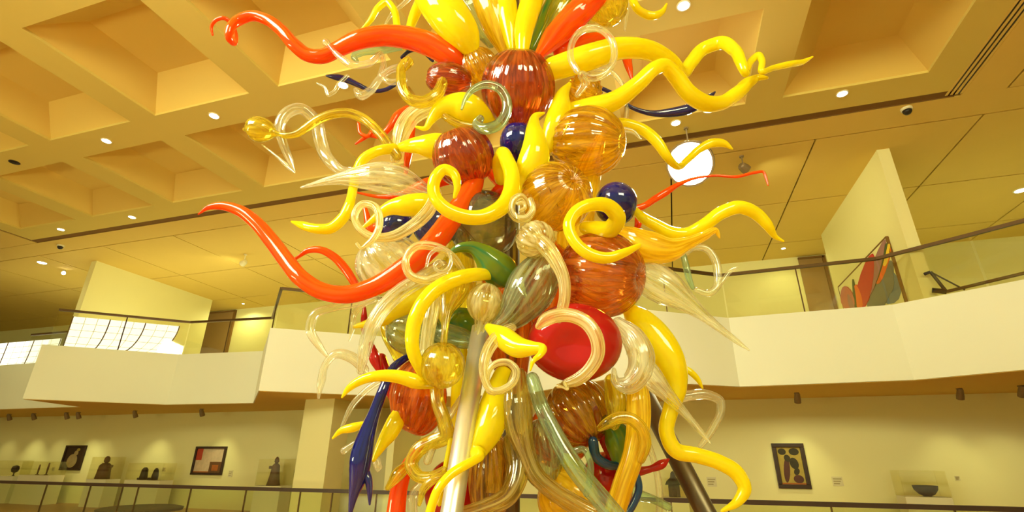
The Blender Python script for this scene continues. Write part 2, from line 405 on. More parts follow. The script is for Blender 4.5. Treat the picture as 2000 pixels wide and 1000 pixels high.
qa = e3+dd*.04+Vector((-.1, .45)); qb = e3+dd*.86+Vector((-.1, .45))
reflected_skylight('window_1', qa, qb, ZT-.05, ZR-.10, .28, 9, 5, 1)
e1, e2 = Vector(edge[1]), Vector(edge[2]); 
reflected_skylight('window_2', (e1.x-3.2, e1.y+.5), (e1.x+.95, e1.y+.5), ZT-.05, ZR-.10, .06, 9, 5, 1)

# painting on the upper right wall
XW = 5.02
tr_ = xp(1733, 467, XW-.03); tl_ = xp(1637, 557, XW-.03); pz1 = (tr_.z+tl_.z)/2
art = empty('petal_painting', (XW-.02, (tr_.y+tl_.y)/2, ZT)); tag(art, 'tall thin-framed painting of red, orange and blue petal shapes on the gallery wall', 'painting')
yo = art.location.y; hw = abs(tl_.y-tr_.y)/2; H = pz1-ZT
MB().box(-.02, .02, -hw, hw, .0, H).build('canvas', MATS['wall_paint'], art)
MB().box(-.035, .02, -hw-.02, -hw+.02, 0, H).build('frame_side', MATS['slot_brown'], art)
MB().box(-.03, .02, hw-.012, hw+.012, 0, H).build('frame_side', MATS['slot_brown'], art)
MB().box(-.03, .02, -hw, hw, H-.015, H+.015).build('frame_top', MATS['slot_brown'], art)
for nm, c in (('p_red', (.55,.03,.015)), ('p_pink', (.55,.16,.10)), ('p_orange', (.80,.16,.01)), ('p_blue', (.16,.21,.24)), ('p_green', (.08,.10,.02)), ('p_mauve', (.36,.17,.14)), ('p_yellow', (.9,.6,.03)), ('p_grey', (.20,.20,.15))): plain(nm, c, .7, 0, .12, 6)
def petal(px, py, l, w, ang, mat, k):
    c = xp(px, py, XW-.05); s = MB(); n = 14; pts = []
    sc = (c-CP).length/FPX
    for i in range(n):
        a = 2*math.pi*i/n; u = math.cos(a)*l/2; v = math.sin(a)*w/2*(1-.25*math.cos(a))
        X = u*math.sin(ang)+v*math.cos(ang); Y = -u*math.cos(ang)+v*math.sin(ang)
        q = xp(px+X, py+Y, XW-.04); pts.append(q)
    t = .004+.003*k
    org = Vector(art.location)
    s.v = [tuple(Vector((-.022, q.y-org.y, q.z-org.z))) for q in pts]+[tuple(Vector((-.022-t, q.y-org.y, q.z-org.z))) for q in pts]
    s.f = [tuple(range(n)), tuple(range(2*n-1, n-1, -1))]+[(i, n+i, n+(i+1)%n, (i+1)%n) for i in range(n)]
    s.build('petal', MATS[mat], art)
for k, a in enumerate(((1738,562,64,44,.1,'p_blue'),(1722,560,110,40,.35,'p_grey'),(1735,545,60,24,0,'p_grey'),(1727,520,75,14,.35,'p_orange'),(1733,498,45,10,.2,'p_yellow'),(1716,525,110,14,.35,'p_green'),(1712,525,120,18,.3,'p_mauve'),(1693,550,112,28,.22,'p_red'),(1678,580,50,14,-.2,'p_orange'),(1671,575,60,5,-.12,'p_green'),(1657,582,48,26,-.25,'p_pink'),(1664,590,34,9,-.3,'p_mauve'))):
    petal(*a, k)

# ------------------------------------------------------------------ ceiling lights
def downlight(px, py, label, on=True, r=.085, group='recessed ceiling downlights', watts=90, spread=1.5):
    p = zp(px, py, ZC-.004)
    o = empty('downlight', p); tag(o, label, 'downlight', group)
    MB().lathe([(r*1.25,0),(r*1.25,-.012),(r,-.012),(r,.0)], (0,0,.004), 20).build('trim_ring', MATS['white_trim'] if on else MATS['black'], o)
    MB().lathe([(r*.98,-.014),(r*.6,-.02)], (0,0,.004), 20).build('lens', MATS['lamp_white'] if on else MATS['black'], o)
    if on:
        l = light('downlight_lamp', 'SPOT', p+Vector((0,0,-.06)), p+Vector((0,0,-5)), watts, WARM, spot_size=spread, spot_blend=.7, shadow_soft_size=.08)
        l.parent = o; l.location = (0, 0, -.06)
for a in ((418,226,'lit round downlight on the ceiling beam left of the gold bulb tendril'),
          (208,275,'lit round downlight on the beam between two left coffers'),
          (258,424,'lit round downlight above the left end of the dark ceiling slot'),
          (119,448,'leftmost small lit downlight beside the ceiling slot corner'),
          (670,166,'lit round downlight behind the clear glass curl at upper left'),
          (1335,11,'lit oval downlight at the top edge right of the sculpture'),
          (1645,183,'lit downlight below the far right coffer'),
          (1320,240,'lit downlight just above the glaring floodlight')): downlight(*a)
downlight(28, 317, 'dark unlit downlight on the far left ceiling beam', on=False)
downlight(82, 513, 'large bright downlight over the left gallery', r=.13, group='gallery ceiling lights', watts=260, spread=2.7)
downlight(475, 593, 'tiny lit downlight near the back of the left gallery', r=.05, group='gallery ceiling lights', watts=120, spread=2.8)
downlight(1530, 485, 'tiny lit downlight at the tip of the yellow tendril on the right', r=.06, group='gallery ceiling lights', watts=45, spread=2.8)
downlight(1993, 372, 'bright downlight at the right edge over the gallery', r=.12, group='gallery ceiling lights', watts=220, spread=2.7)
def dome(px, py, label):
    p = zp(px, py, ZC-.002); o = empty('dome_camera', p); tag(o, label, 'camera')
    MB().lathe([(.10,0),(.10,-.04),(.085,-.05)], (0,0,0), 18).build('housing', MATS['white_trim'], o)
    MB().lathe([(.08,-.05),(.075,-.09),(.05,-.125),(.01,-.14)], (0,0,0), 18).build('dome', MATS['black'], o, smooth=True)
dome(1770, 212, 'dark dome camera on the ceiling right of the slot')
dome(119, 479, 'small dark dome camera on the ceiling at the left')
# adjustable spotlight heads
def spot_head(name, p, aim, label, cat, r, ln, lens, mat, energy=0, group=None, spread=1.0, blend=.8, drop=.1):
    o = empty(name, p); tag(o, label, cat, group)
    MB().lathe([(.05,0),(.05,-.03)], (0,0,0), 14).build('mount', MATS[mat], o)
    MB().bar((0,0,-.02), (0,0,-drop), .015).build('stem', MATS[mat], o)
    ax = (Vector(aim)-Vector(p)).normalized(); c = Vector((0,0,-drop))
    MB().lathe([(r*.55,-ln*.5),(r*.8,-ln*.35),(r,ln*.2),(r,ln*.5),(r*.92,ln*.5),(r*.9,ln*.4)], c, 20, ax).build('head', MATS[mat], o)
    MB().lathe([(r*.9,ln*.41),(r*.6,ln*.45),(.01,ln*.46)], c, 20, ax).build('lens', MATS[lens], o)
    if energy:
        l = light(name+'_lamp', 'SPOT', Vector(p)+c+ax*(ln*.55), Vector(aim), energy, WARM, spot_size=spread, spot_blend=blend, shadow_soft_size=r*.8)
        l.location = c+ax*(ln*.55); l.parent = o
    return o
pf = zp(1350, 318, 7.15)
spot_head('floodlight', (pf.x, pf.y, ZC), CP+Vector((-.9,2.6,1.6)), 'glaring white floodlight hanging from the ceiling right of the sculpture', 'floodlight', .46, .45, 'flood_lens', 'fixture_grey', 1200, spread=1.1, drop=.85)
p = zp(126, 528, ZC)
spot_head('ceiling_spotlight', p, (-10, 6, 3), 'small bright spotlight beside the large light over the left gallery', 'spotlight', .07, .14, 'lamp_white', 'white_trim', 60)
p = zp(1448, 305, ZC)
spot_head('ceiling_spotlight', p, (5.0, 13.5, 6.4), 'pale spotlight head on the ceiling right of the floodlight', 'spotlight', .11, .2, 'white_trim', 'fixture_grey', 110, spread=1.9, blend=1.0, drop=.3)
p = zp(480, 497, ZC)
spot_head('ceiling_spotlight', p, (-18.9, 14, 6.2), 'pale spotlight head on the gallery ceiling behind the orange tendril', 'spotlight', .1, .2, 'white_trim', 'white_trim', 90, spread=1.9, blend=1.0, drop=.3)
TL = [(8,812,-26,0),(66,811,-22.5,1),(116,810,0,0),(200,810,0,1),(229,810,0,0),(342,808,0,1),(475,806,0,1),(1537,776,0,1),(1829,768,0,1),(1992,752,0,0)]
lab = ['spotlight head under the gallery at the left edge of the view', 'second spotlight head from the left under the gallery', 'third spotlight head from the left under the gallery', 'left of two close spotlight heads under the left gallery', 'right of two close spotlight heads under the left gallery', 'spotlight head under the gallery above left of the geometric picture', 'spotlight head under the gallery left of the pier', 'spotlight head under the gallery above the dark-framed ochre picture', 'spotlight head under the gallery above the bowl case', 'spotlight head under the gallery at the right edge']
for (px, py, _, on), lb in zip(TL, lab):
    p = zp(px, py, ZB)
    if p.y > YW-1.2: p.y = YW-1.2
    spot_head('track_spotlight', p, (p.x, YW+.1, .75), lb, 'spotlight', .07, .24, 'white_trim', 'fixture_grey', (30 if px > 1700 else 48) if on else 24, 'spotlights under the gallery', spread=1.15, blend=1.0, drop=.12)

# ------------------------------------------------------------------ lower gallery: pictures, cases, railing
def frame(name, px0, py0, px1, py1, label, fw, fmat):
    a = yp(px0, py0, YW-.04); b = yp(px1, py1, YW-.04)
    x0, x1, z0, z1 = a.x, b.x, b.z, a.z
    o = empty(name, ((x0+x1)/2, YW, z0)); tag(o, label, 'picture'); w = (x1-x0)/2; h = z1-z0
    for bx in ((-w, w, h-fw, h), (-w, w, 0, fw)): MB().box(bx[0], bx[1], -.07, -.005, bx[2], bx[3]).build('frame_rail', MATS[fmat], o, bevel=.01)
    for bx in ((-w, -w+fw), (w-fw, w)): MB().box(bx[0], bx[1], -.07, -.005, fw, h-fw).build('frame_stile', MATS[fmat], o, bevel=.01)
    return o, w-fw, fw, h-fw
def oval(o, mat, cx, cz, rx, rz, tilt=0, t=.004, n=18, name='painted_shape'):
    s = MB(); ca, sa = math.cos(tilt), math.sin(tilt)
    pts = [(cx+rx*math.cos(a)*ca-rz*math.sin(a)*sa, cz+rx*math.cos(a)*sa+rz*math.sin(a)*ca) for a in [2*math.pi*i/n for i in range(n)]]
    s.v = [(x, -.02, z) for x, z in pts]+[(x, -.02-t, z) for x, z in pts]
    s.f = [tuple(range(n)), tuple(range(2*n-1, n-1, -1))]+[(i, n+i, n+(i+1)%n, (i+1)%n) for i in range(n)]
    return s.build(name, MATS[mat], o)
for nm, c in (('ochre', (.42,.30,.05)), ('olive_dark', (.045,.035,.012)), ('maroon', (.10,.035,.02)), ('cream_pic', (.62,.46,.27)), ('red_pic', (.50,.06,.02)), ('brown_pic', (.14,.06,.015)), ('pale_fig', (.42,.30,.12)), ('rust', (.38,.11,.015))): plain(nm, c, .7, 0, .25, 9)
o, w, z0, z1 = frame('framed_picture', 1506, 866, 1586, 955, 'dark-framed ochre picture with dark rounded figures on the lower right wall', .09, 'frame_dark')
MB().box(-w, w, -.02, -.01, z0, z1).build('canvas', MATS['ochre'], o)
h = z1-z0; zc = (z0+z1)/2
MB().box(-w, w, -.03, -.012, z0, z0+.03).build('liner', MATS['rust'], o)
for i, a in enumerate((('olive_dark',-.55*w,.38*h,.34*w,.09*h,0),('olive_dark',.45*w,.38*h,.42*w,.10*h,0),('maroon',-.4*w,-.12*h,.26*w,.34*h,-.15),('olive_dark',-.2*w,.2*h,.26*w,.10*h,.3),('olive_dark',.3*w,.06*h,.36*w,.16*h,.2),('olive_dark',.4*w,-.16*h,.22*w,.1*h,-.5),('maroon',.45*w,-.36*h,.42*w,.11*h,0))):
    oval(o, a[0], a[1], zc+a[2], a[3], a[4], a[5], .003+.001*i)
o, w, z0, z1 = frame('framed_picture', 384, 872, 432, 928, 'dark-framed picture of cream, red and brown blocks on the lower left wall', .07, 'frame_dark')
h = z1-z0
MB().box(-w, w, -.02, -.01, z0, z1).build('canvas', MATS['cream_pic'], o)
MB().box(-w, -w+.42*w, -.025, -.018, z0+.52*h, z1).build('painted_shape', MATS['red_pic'], o)
MB().box(.1*w, w, -.025, -.018, z0, z0+.45*h).build('painted_shape', MATS['brown_pic'], o)
MB().box(.3*w, .75*w, -.028, -.02, z0+.08*h, z0+.32*h).build('painted_shape', MATS['rust'], o)
MB().box(-w, .1*w, -.028, -.02, z0, z0+.05*h).build('painted_shape', MATS['rust'], o)
o, w, z0, z1 = frame('framed_picture', 130.5, 870, 155, 919, 'narrow dark picture with a pale standing figure on the far left wall', .06, 'frame_dark')
h = z1-z0
MB().box(-w, w, -.02, -.01, z0, z1).build('canvas', MATS['frame_dark'], o)
oval(o, 'pale_fig', -.1*w, z0+.36*h, .55*w, .32*h, .0, .004); oval(o, 'pale_fig', .15*w, z0+.72*h, .22*w, .12*h, 0, .006); oval(o, 'ochre', .3*w, z0+.88*h, .18*w, .07*h, 0, .007)
# small wall placards
for px, py, w, hgt, lb in ((1636,940,.22,.20,'small printed placard right of the dark-framed ochre picture'),(1390,941,.22,.22,'small printed placard left of the dark-framed ochre picture'),(450,925,.16,.2,'small placard right of the block picture'),(320,917,.14,.14,'small placard left of the block picture'),(104,916,.14,.14,'small placard left of the narrow dark picture'),(578,920,.12,.12,'small placard beside the pier'),(218,912,.1,.1,'tiny placard right of the brown torso case'),(1870,934,.09,.09,'tiny placard right of the bowl case')):
    c = yp(px, py, YW-.01); o = empty('wall_placard', (c.x, YW, c.z)); tag(o, lb, 'placard', 'wall placards')
    MB().box(-w/2, w/2, -.012, 0, -hgt/2, hgt/2).build('card', MATS['placard'], o)
    for k in range(3): MB().box(-w*.4, w*(.4-.12*k), -.015, -.011, hgt*(.25-.25*k)-.012, hgt*(.25-.25*k)+.012).build('text_line', MATS['ink'], o)
# display cases
def case(px0, px1, pytop, pybase, label, Y=13.45, dep=.5):
    a = yp(px0, pybase, Y); b = yp(px1, pybase, Y); tp = yp((px0+px1)/2, pytop, Y)
    w = (b.x-a.x)/2; zb = (a.z+b.z)/2; zt = tp.z
    o = empty('display_case', ((a.x+b.x)/2, Y, 0)); tag(o, label, 'display case')
    MB().box(-w, w, 0, dep, 0, zb).build('pedestal', MATS['pedestal_paint'], o, bevel=.01)
    t = .012
    for bx in ((-w,w,0,t,zb,zt),(-w,w,dep-t,dep,zb,zt),(-w,-w+t,t,dep-t,zb,zt),(w-t,w,t,dep-t,zb,zt),(-w,w,0,dep,zt,zt+t)):
        MB().box(*bx).build('acrylic_pane', MATS['acrylic'], o)
    return o, w, zb, zt
def art_obj(name, cs, dx, prof_sets, mat, label, cat, dy=.25):
    o_, w, zb, zt = cs
    o = empty(name, (o_.location.x+dx, o_.location.y+dy, zb)); tag(o, label, cat)
    for nm, fn in prof_sets: fn(nm, o, MATS[mat])
    return o
def lth(prof, c=(0,0,0), ax=None, k=16): return lambda nm, o, mt: MB().lathe(prof, c, k, ax).build(nm, mt, o, smooth=True)
def bxs(*b): return lambda nm, o, mt: MB().box(*b).build(nm, mt, o, bevel=.01)
c = case(497, 548, 897, 949, 'display case with a tall robed figurine left of the pier')
art_obj('figurine', c, -.02, (('body', lth([(.20,0),(.17,.1),(.13,.35),(.11,.55),(.05,.62)])), ('head', lth([(.02,.60),(.07,.66),(.06,.74),(.02,.80)])), ('arm', bxs(-.22,-.06,-.05,.05,.46,.54))), 'artifact_brown', 'tall brown robed figurine in the case left of the pier', 'figurine')
c = case(168, 207, 893, 936, 'display case with a brown torso under the narrow dark picture')
art_obj('torso_sculpture', c, -.08, (('body', lth([(.22,0),(.20,.2),(.18,.42),(.10,.5)])), ('head', lth([(.03,.48),(.09,.56),(.08,.66),(.03,.72)])), ('arm', bxs(.08,.30,-.05,.05,.36,.44))), 'artifact_brown', 'brown torso sculpture with one raised arm in a clear case', 'sculpture')
c = case(243, 312, 905, 938, 'wide display case with two small dark figures left of the block picture')
art_obj('seated_figure', c, -.28, (('body', lth([(.13,0),(.11,.15),(.09,.32),(.04,.38)])), ('foot', bxs(-.2,0,-.06,.06,0,.06))), 'artifact_dark', 'left of two small dark seated figures in the wide case', 'figurine')
art_obj('seated_figure', c, .16, (('body', lth([(.10,0),(.10,.12),(.07,.3),(.03,.36)], (.05,0,0))), ('foot', bxs(-.2,.05,-.06,.06,0,.07))), 'artifact_dark', 'right of two small dark seated figures in the wide case', 'figurine')
c = case(36, 97, 902, 928, 'display case with two slender stick figures at the far left')
art_obj('stick_figure', c, -.25, (('shaft', lth([(.02,0),(.03,.2),(.02,.34)])), ('base', lth([(.06,0),(.06,.02)]))), 'artifact_brown', 'left of two slender stick figures in the far left case', 'figurine')
art_obj('stick_figure', c, .2, (('shaft', lth([(.02,0),(.03,.25),(.02,.4)])), ('base', lth([(.06,0),(.06,.02)]))), 'artifact_brown', 'right of two slender stick figures in the far left case', 'figurine')
c = case(-16, 26, 900, 930, 'display case with a small dark mask at the left edge')
art_obj('carved_mask', c, .12, (('face', lth([(.01,.10),(.09,.14),(.12,.22),(.10,.32),(.02,.36)])), ('stand', lth([(.05,0),(.02,.03),(.02,.12)]))), 'artifact_dark', 'small dark carved mask on a stand in the leftmost case', 'mask')
c = case(1768, 1860, 921, 971, 'display case with a dark bowl on the right')
art_obj('dark_bowl', c, .08, (('bowl', lth([(.05,0),(.14,.04),(.21,.13),(.225,.21),(.205,.21),(.18,.12),(.05,.05)], k=24)), ('foot', lth([(.08,0),(.07,.02)]))), 'artifact_dark', 'round dark brown bowl in the right display case', 'bowl')
c = case(1292, 1345, 910, 972, 'display case with a dark house-shaped carving behind the sculpture leg')
art_obj('house_carving', c, .0, (('walls', bxs(-.13,.13,-.1,.1,0,.26)), ('roof', lth([(.20,.26),(.16,.34),(.07,.42),(.05,.52),(.01,.56)], k=4)), ('door', bxs(-.05,.05,-.12,-.09,.02,.18))), 'artifact_dark', 'dark house-shaped carving with peaked roof in a case at the right', 'carving')
# lower glass railing along the atrium edge
YR = 9.2
rl = empty('atrium_railing', (-6, YR, 0)); tag(rl, 'long clear glass atrium railing with a dark top rail across the hall', 'railing')
zr = 1.6-.53*YR/7.95
MB().box(-34+6, 20, -.035, .035, zr-.045, zr+.02).build('top_rail', MATS['frame_dark'], rl)
px_ = [yp(x, 975, YR).x for x in (-60, 83, 170, 234, 265, 369, 478, 585, 648, 735, 1310, 1420, 1620, 1858, 2050)]
for a, b in zip(px_[:-1], px_[1:]):
    MB().box(a+6+.012, b+6-.012, -.01, .01, .05, zr-.05).build('glass_panel', MATS['rail_glass'], rl)
    MB().box(b+6-.010, b+6+.010, -.015, .015, .0, zr-.045).build('joint_post', MATS['rail_bronze'], rl)
MB().box(-28, 20, -.05, .05, 0, .06).build('base_shoe', MATS['fixture_grey'], rl)
# bench behind the railing, its top just in view
c = yp(238, 998, 10.6)
bo = empty('gallery_bench', (c.x, 10.6, 0)); tag(bo, 'dark rounded bench top behind the left glass railing', 'bench')
zt = yp(238, 993, 10.6).z
MB().lathe([(.75,zt-.12),(.95,zt-.09),(.97,zt-.03),(.85,zt)], (0,.5,0), 28).build('seat', MATS['bench_dark'], bo, smooth=False)
MB().lathe([(.6,0),(.6,zt-.1)], (0,.5,0), 24).build('base', MATS['artifact_dark'], bo)

# ------------------------------------------------------------------ the blown glass tower
D0 = 3.0
FH = Vector((-_sy, _cy, 0))
SC_O = Vector((FH.x*D0, FH.y*D0, 0))
sculpt = empty('glass_sculpture', SC_O)
tag(sculpt, 'tall tower sculpture of blown glass tendrils, horns and orbs on steel legs', 'sculpture')
def P(x, y, off):
    d = ray(x, y); t = (D0-off)/d.dot(FH)
    return CP+d*t-SC_O, t/FPX

def catmull(pts, per):
    out = []
    n = len(pts)
    for i in range(n-1):
        p0 = pts[max(0, i-1)]; p1 = pts[i]; p2 = pts[i+1]; p3 = pts[min(n-1, i+2)]
        if i == 0: p0 = [2*a-b for a, b in zip(p1, p2)]
        if i == n-2: p3 = [2*b-a for a, b in zip(p1, p2)]
        # centripetal-ish tangents
        d1 = max(1e-4, math.dist(p1[:3], p2[:3])); d0 = max(1e-4, math.dist(p0[:3], p1[:3])); d2 = max(1e-4, math.dist(p2[:3], p3[:3]))
        for k in range(per):
            t = k/per
            r = []
            for a, b, c, d in zip(p0, p1, p2, p3):
                m1 = (c-b) if d0+d1 == 0 else d1*((b-a)/d0-(c-a)/(d0+d1)+(c-b)/d1)
                m2 = d1*((c-b)/d1-(d-b)/(d1+d2)+(d-c)/d2)
                t2, t3 = t*t, t*t*t
                r.append((2*t3-3*t2+1)*b+(t3-2*t2+t)*m1+(-2*t3+3*t2)*c+(t3-t2)*m2)
            out.append(r)
    out.append(list(pts[-1]))
    return out

def tube(name, mat, pts, label=None, ribs=0, amp=.07, twist=.6, parent=None, per=7):
    """cane of varying width; pts = (pixel x, pixel y, metres toward the viewer, width in pixels)"""
    q = []
    for x, y, o, w in pts:
        c, s = P(x, y, o); q.append((c.x, c.y, c.z, max(1.2, w)*s/2))
    cv = catmull(q, per)
    # rounded ends
    def cap(end, nxt):
        e = Vector(end[:3]); d = (e-Vector(nxt[:3])).normalized(); r = end[3]
        return [[*(e+d*(r*math.sin(a))), max(.0008, r*math.cos(a))] for a in (.5, .95, 1.3, 1.5)]
    cv = cap(cv[0], cv[1])[::-1]+cv+cap(cv[-1], cv[-2])
    n = len(cv); K = 40 if ribs else 16
    C = [Vector(c[:3]) for c in cv]; R = [max(.0008, c[3]) for c in cv]
    T = []
    for i in range(n):
        d = C[min(n-1, i+1)]-C[max(0, i-1)]
        T.append(d.normalized() if d.length > 1e-9 else (T[-1] if T else Vector((0,0,1))))
    nv = T[0].orthogonal().normalized(); s = MB(); L = 0; Ls = []
    for i in range(n):
        if i:
            L += (C[i]-C[i-1]).length
            nv = T[i-1].rotation_difference(T[i]) @ nv
            nv = (nv-T[i]*nv.dot(T[i])).normalized()
        Ls.append(L)
        b = T[i].cross(nv)
        for k in range(K):
            a = 2*math.pi*k/K
            r = R[i]*(1+(amp*math.cos(ribs*a+twist*ribs*L*1.5) if ribs else 0))
            s.v.append(tuple(C[i]+(nv*math.cos(a)+b*math.sin(a))*r))
    for i in range(n-1):
        for k in range(K):
            k2 = (k+1) % K
            s.f.append((i*K+k, i*K+k2, (i+1)*K+k2, (i+1)*K+k))
            u0, u1 = k/K, (k+1)/K
            s.uv.append(((u0, Ls[i]), (u1, Ls[i]), (u1, Ls[i+1]), (u0, Ls[i+1])))
    s.f.append(tuple(range(K-1, -1, -1))); s.uv.append(tuple((k/K, 0) for k in range(K-1, -1, -1)))
    s.f.append(tuple((n-1)*K+k for k in range(K))); s.uv.append(tuple((k/K, L) for k in range(K)))
    o = s.build(name, MATS[mat], parent or sculpt, smooth=True)
    if label: o['label'] = label
    return o

def orb(mat, x, y, off, rx, ry, pole, label, ribs=0, amp=.03, twist=0., pinch=.16, name='blown_orb', knob=True, squash=1.0, pw=.22):
    """blown ball: pixel centre and radii; pole = (dx, dy, toward viewer) direction of the pinched end"""
    c, s = P(x, y, off)
    ax = (CR*pole[0]-CU*pole[1]-CF*pole[2]).normalized()
    R = math.sqrt(rx*ry)*s
    # in-plane stretch
    K, J = (96 if ribs else 48), 30
    M = ax.to_track_quat('Z', 'Y').to_matrix(); b = MB()
    for j in range(J+1):
        th = math.pi*j/J
        for k in range(K):
            a = 2*math.pi*k/K
            rr = 1-pinch*math.exp(-(th/pw)**2)
            wv = 1+(amp*math.cos(ribs*a+twist*th*ribs)*min(1, math.sin(th)*1.6+.15) if ribs else 0)
            p = Vector((math.sin(th)*math.cos(a)*wv, math.sin(th)*math.sin(a)*wv, math.cos(th)*rr*squash))
            v = M @ (p*R)
            # stretch to the seen ellipse
            vx, vy, vz = v.dot(CR), v.dot(CU), v.dot(CF)
            v = CR*(vx*rx*s/R)+CU*(vy*ry*s/R)+CF*vz
            b.v.append(tuple(v))
    for j in range(J):
        for k in range(K):
            k2 = (k+1) % K
            b.f.append((j*K+k, (j+1)*K+k, (j+1)*K+k2, j*K+k2))
            u0, u1 = k/K, (k+1)/K
            b.uv.append(((u0, j/J), (u0, (j+1)/J), (u1, (j+1)/J), (u1, j/J)))
    o = b.build(name, MATS[mat], sculpt, smooth=True); o.location = c
    if label: o['label'] = label
    if knob:
        kb = MB(); tip = ax*(R*(1-pinch)*.92)
        kb.lathe([(R*.10,0),(R*.07,R*.06),(R*.085,R*.11),(R*.02,R*.15)], tip, 12, ax)
        kb.build('knob', MATS[mat], o, smooth=True)
    return o
def ring_pts(cx, cy, rx, ry, a0, a1, o0, o1, w0, w1, n=12):
    return [(cx+rx*math.cos(math.radians(a0+(a1-a0)*i/n)), cy+ry*math.sin(math.radians(a0+(a1-a0)*i/n)), o0+(o1-o0)*i/n, w0+(w1-w0)*i/n) for i in range(n+1)]

T_, H_, C_ = 'glass_tendril', 'glass_horn', 'glass_cane'
# --- orbs
orb('copper', 1012, 172, .35, 72, 76, (.05,-1,.45), 'copper-red ribbed orb near the top', 26, .012)
orb('copper', 905, 306, .45, 60, 60, (-.4,-1,.3), 'copper-brown ribbed orb left of centre', 20, .014)
orb('amber', 1148, 278, .38, 74, 68, (1,.1,.55), 'amber ribbed orb with bright gathered neck', 18, .03)
orb('amber', 1087, 384, .55, 70, 68, (.5,-.5,.9), 'large amber orb at the centre', 24, .013)
orb('amber', 935, 132, .22, 38, 38, (-.5,-1,.2), 'small amber ribbed orb behind the copper orb', 18, .05)
orb('copper', 876, 155, .28, 42, 32, (-1,-.1,.2), 'small red egg-shaped orb', 0, squash=1.1)
orb('cobalt', 1203, 398, .42, 41, 43, (1,.3,.1), 'cobalt blue orb on the right', 0)
orb('cobalt', 1012, 278, .33, 36, 40, (0,-1,.2), 'dark blue orb between the copper orbs', 0)
orb('copper_light', 1174, 536, .48, 86, 84, (.9,.05,.65), 'big copper-orange ribbed orb with star-shaped pole', 28, .022)
o_red = orb('red', 1122, 668, .58, 92, 76, (-.15,-.1,1), 'large glossy red flattened orb', 0, pinch=.34, knob=False, squash=.85, pw=.5)
orb('smoky', 945, 440, .30, 68, 70, (.2,-1,.4), 'smoky dark clear orb behind the yellow curl', 0)
orb('cobalt', 850, 440, .30, 44, 44, (-.2,-1,.3), 'dark blue orb left of the red tendril', 0)
orb('cobalt', 775, 442, .15, 34, 32, (-1,0,.2), 'dark blue orb behind the yellow horn', 0)
orb('clear_ribbed', 762, 515, .32, 66, 58, (-.7,-.8,.3), 'clear finely ribbed orb on the left', 22, .02, .4)
orb('gold_cane', 1046, 468, .70, 38, 37, (.5,.5,.8), 'pale gold ribbed ball', 20, .04, name='blown_bulb')
orb('gold_clear', 864, 713, .66, 44, 45, (.05,-1,.1), 'clear gold glass ball with a long neck', 0, knob=False, name='blown_bulb')
orb('gold_cane', 948, 592, .60, 36, 40, (-.3,1,.1), 'pale gold streaked bulb', 16, .03, knob=False, name='blown_bulb')
orb('copper_orange', 818, 775, .30, 54, 74, (-.35,1,.3), 'orange ribbed orb at lower left', 14, .035)
orb('brown_gold', 1128, 806, .25, 64, 66, (.45,.6,.6), 'brown-gold ribbed orb at lower right', 18, .05)
orb('copper_orange', 1090, 850, .12, 62, 60, (.4,.6,.6), 'red-orange orb deep in the lower centre', 12, .03)
orb('smoke_green', 808, 645, .34, 54, 50, (1,.3,.2), 'smoky green clear bulb on the left', 10, .02, knob=False)
orb('brown_gold', 957, 930, .38, 42, 92, (0,-1,.1), 'tall gold ribbed egg at the bottom', 18, .03, knob=False)
orb('red', 1185, 945, .10, 50, 60, (.3,-.8,.3), 'red orb at the lower right', 0)
orb('red', 885, 960, .18, 55, 60, (-.3,-.8,.3), 'dark red orb behind the steel leg', 0)
orb('gold_clear', 1180, 12, .28, 46, 40, (.4,1,.2), 'clear gold bulb at the upper right', 10, .03, knob=False)
orb('amber', 1140, 180, .22, 36, 34, (.6,.4,.5), 'crumpled amber glass behind the yellow tendrils', 11, .09, 1.2)
orb('smoke_green', 1058, 885, .34, 42, 66, (.2,1,.2), 'smoky green bulb at the bottom centre', 10, .02, knob=False)
orb('yellow_streak', 1110, 975, .28, 60, 58, (.6,.6,.3), 'yellow orb at the bottom', 12, .02, knob=False)
orb('green', 900, 640, .22, 40, 40, (1,.4,.2), 'green orb behind the yellow arc', 0, knob=False)
# --- yellow
tube(T_, 'yellow', [(1080,135,.4,46),(1150,112,.45,50),(1215,94,.45,42),(1265,98,.4,38),(1305,118,.3,34),(1333,143,.15,26),(1350,122,.1,26),(1375,95,.1,26),(1405,84,.15,26),(1433,97,.25,24),(1448,125,.35,20),(1454,140,.35,16),(1468,118,.25,14),(1480,108,.25,13),(1488,118,.3,13),(1488,140,.35,12),(1510,133,.3,12),(1545,125,.25,13),(1570,120,.2,10),(1587,111,.2,3)], 'long corkscrew yellow tendril reaching far right')
tube(T_, 'yellow', [(1105,218,.35,30),(1150,212,.4,42),(1200,197,.45,38),(1245,165,.5,32),(1280,133,.52,28),(1297,128,.5,28),(1320,150,.45,31),(1345,182,.4,33),(1375,201,.35,33),(1405,202,.3,30),(1440,182,.25,28),(1465,160,.2,22),(1480,152,.2,14),(1498,152,.25,6)], 'wavy yellow tendril crossing the corkscrew')
tube(H_, 'yellow', [(928,114,.3,14),(910,78,.35,60),(877,32,.4,80),(838,-20,.4,72),(800,-70,.4,40)], 'broad yellow horn at the top left')
tube(H_, 'yellow_streak', [(985,100,.22,22),(972,60,.26,48),(958,10,.3,64),(945,-40,.3,50)], 'streaked gold horn at the top', 10, .03)
tube(H_, 'yellow', [(1000,98,.3,16),(994,50,.32,38),(986,0,.34,44),(975,-50,.3,40)], 'yellow horn rising at the top centre')
tube(H_, 'yellow', [(1020,102,.35,24),(1023,60,.36,38),(1036,10,.36,44),(1052,-40,.3,40)], 'yellow horn at the top right of centre')
tube(T_, 'yellow', [(704,60,.1,4),(722,42,.12,10),(740,14,.15,13),(755,4,.15,14),(768,17,.15,14),(776,50,.15,14),(790,90,.15,16)], 'thin yellow hooked tendril at the top left')
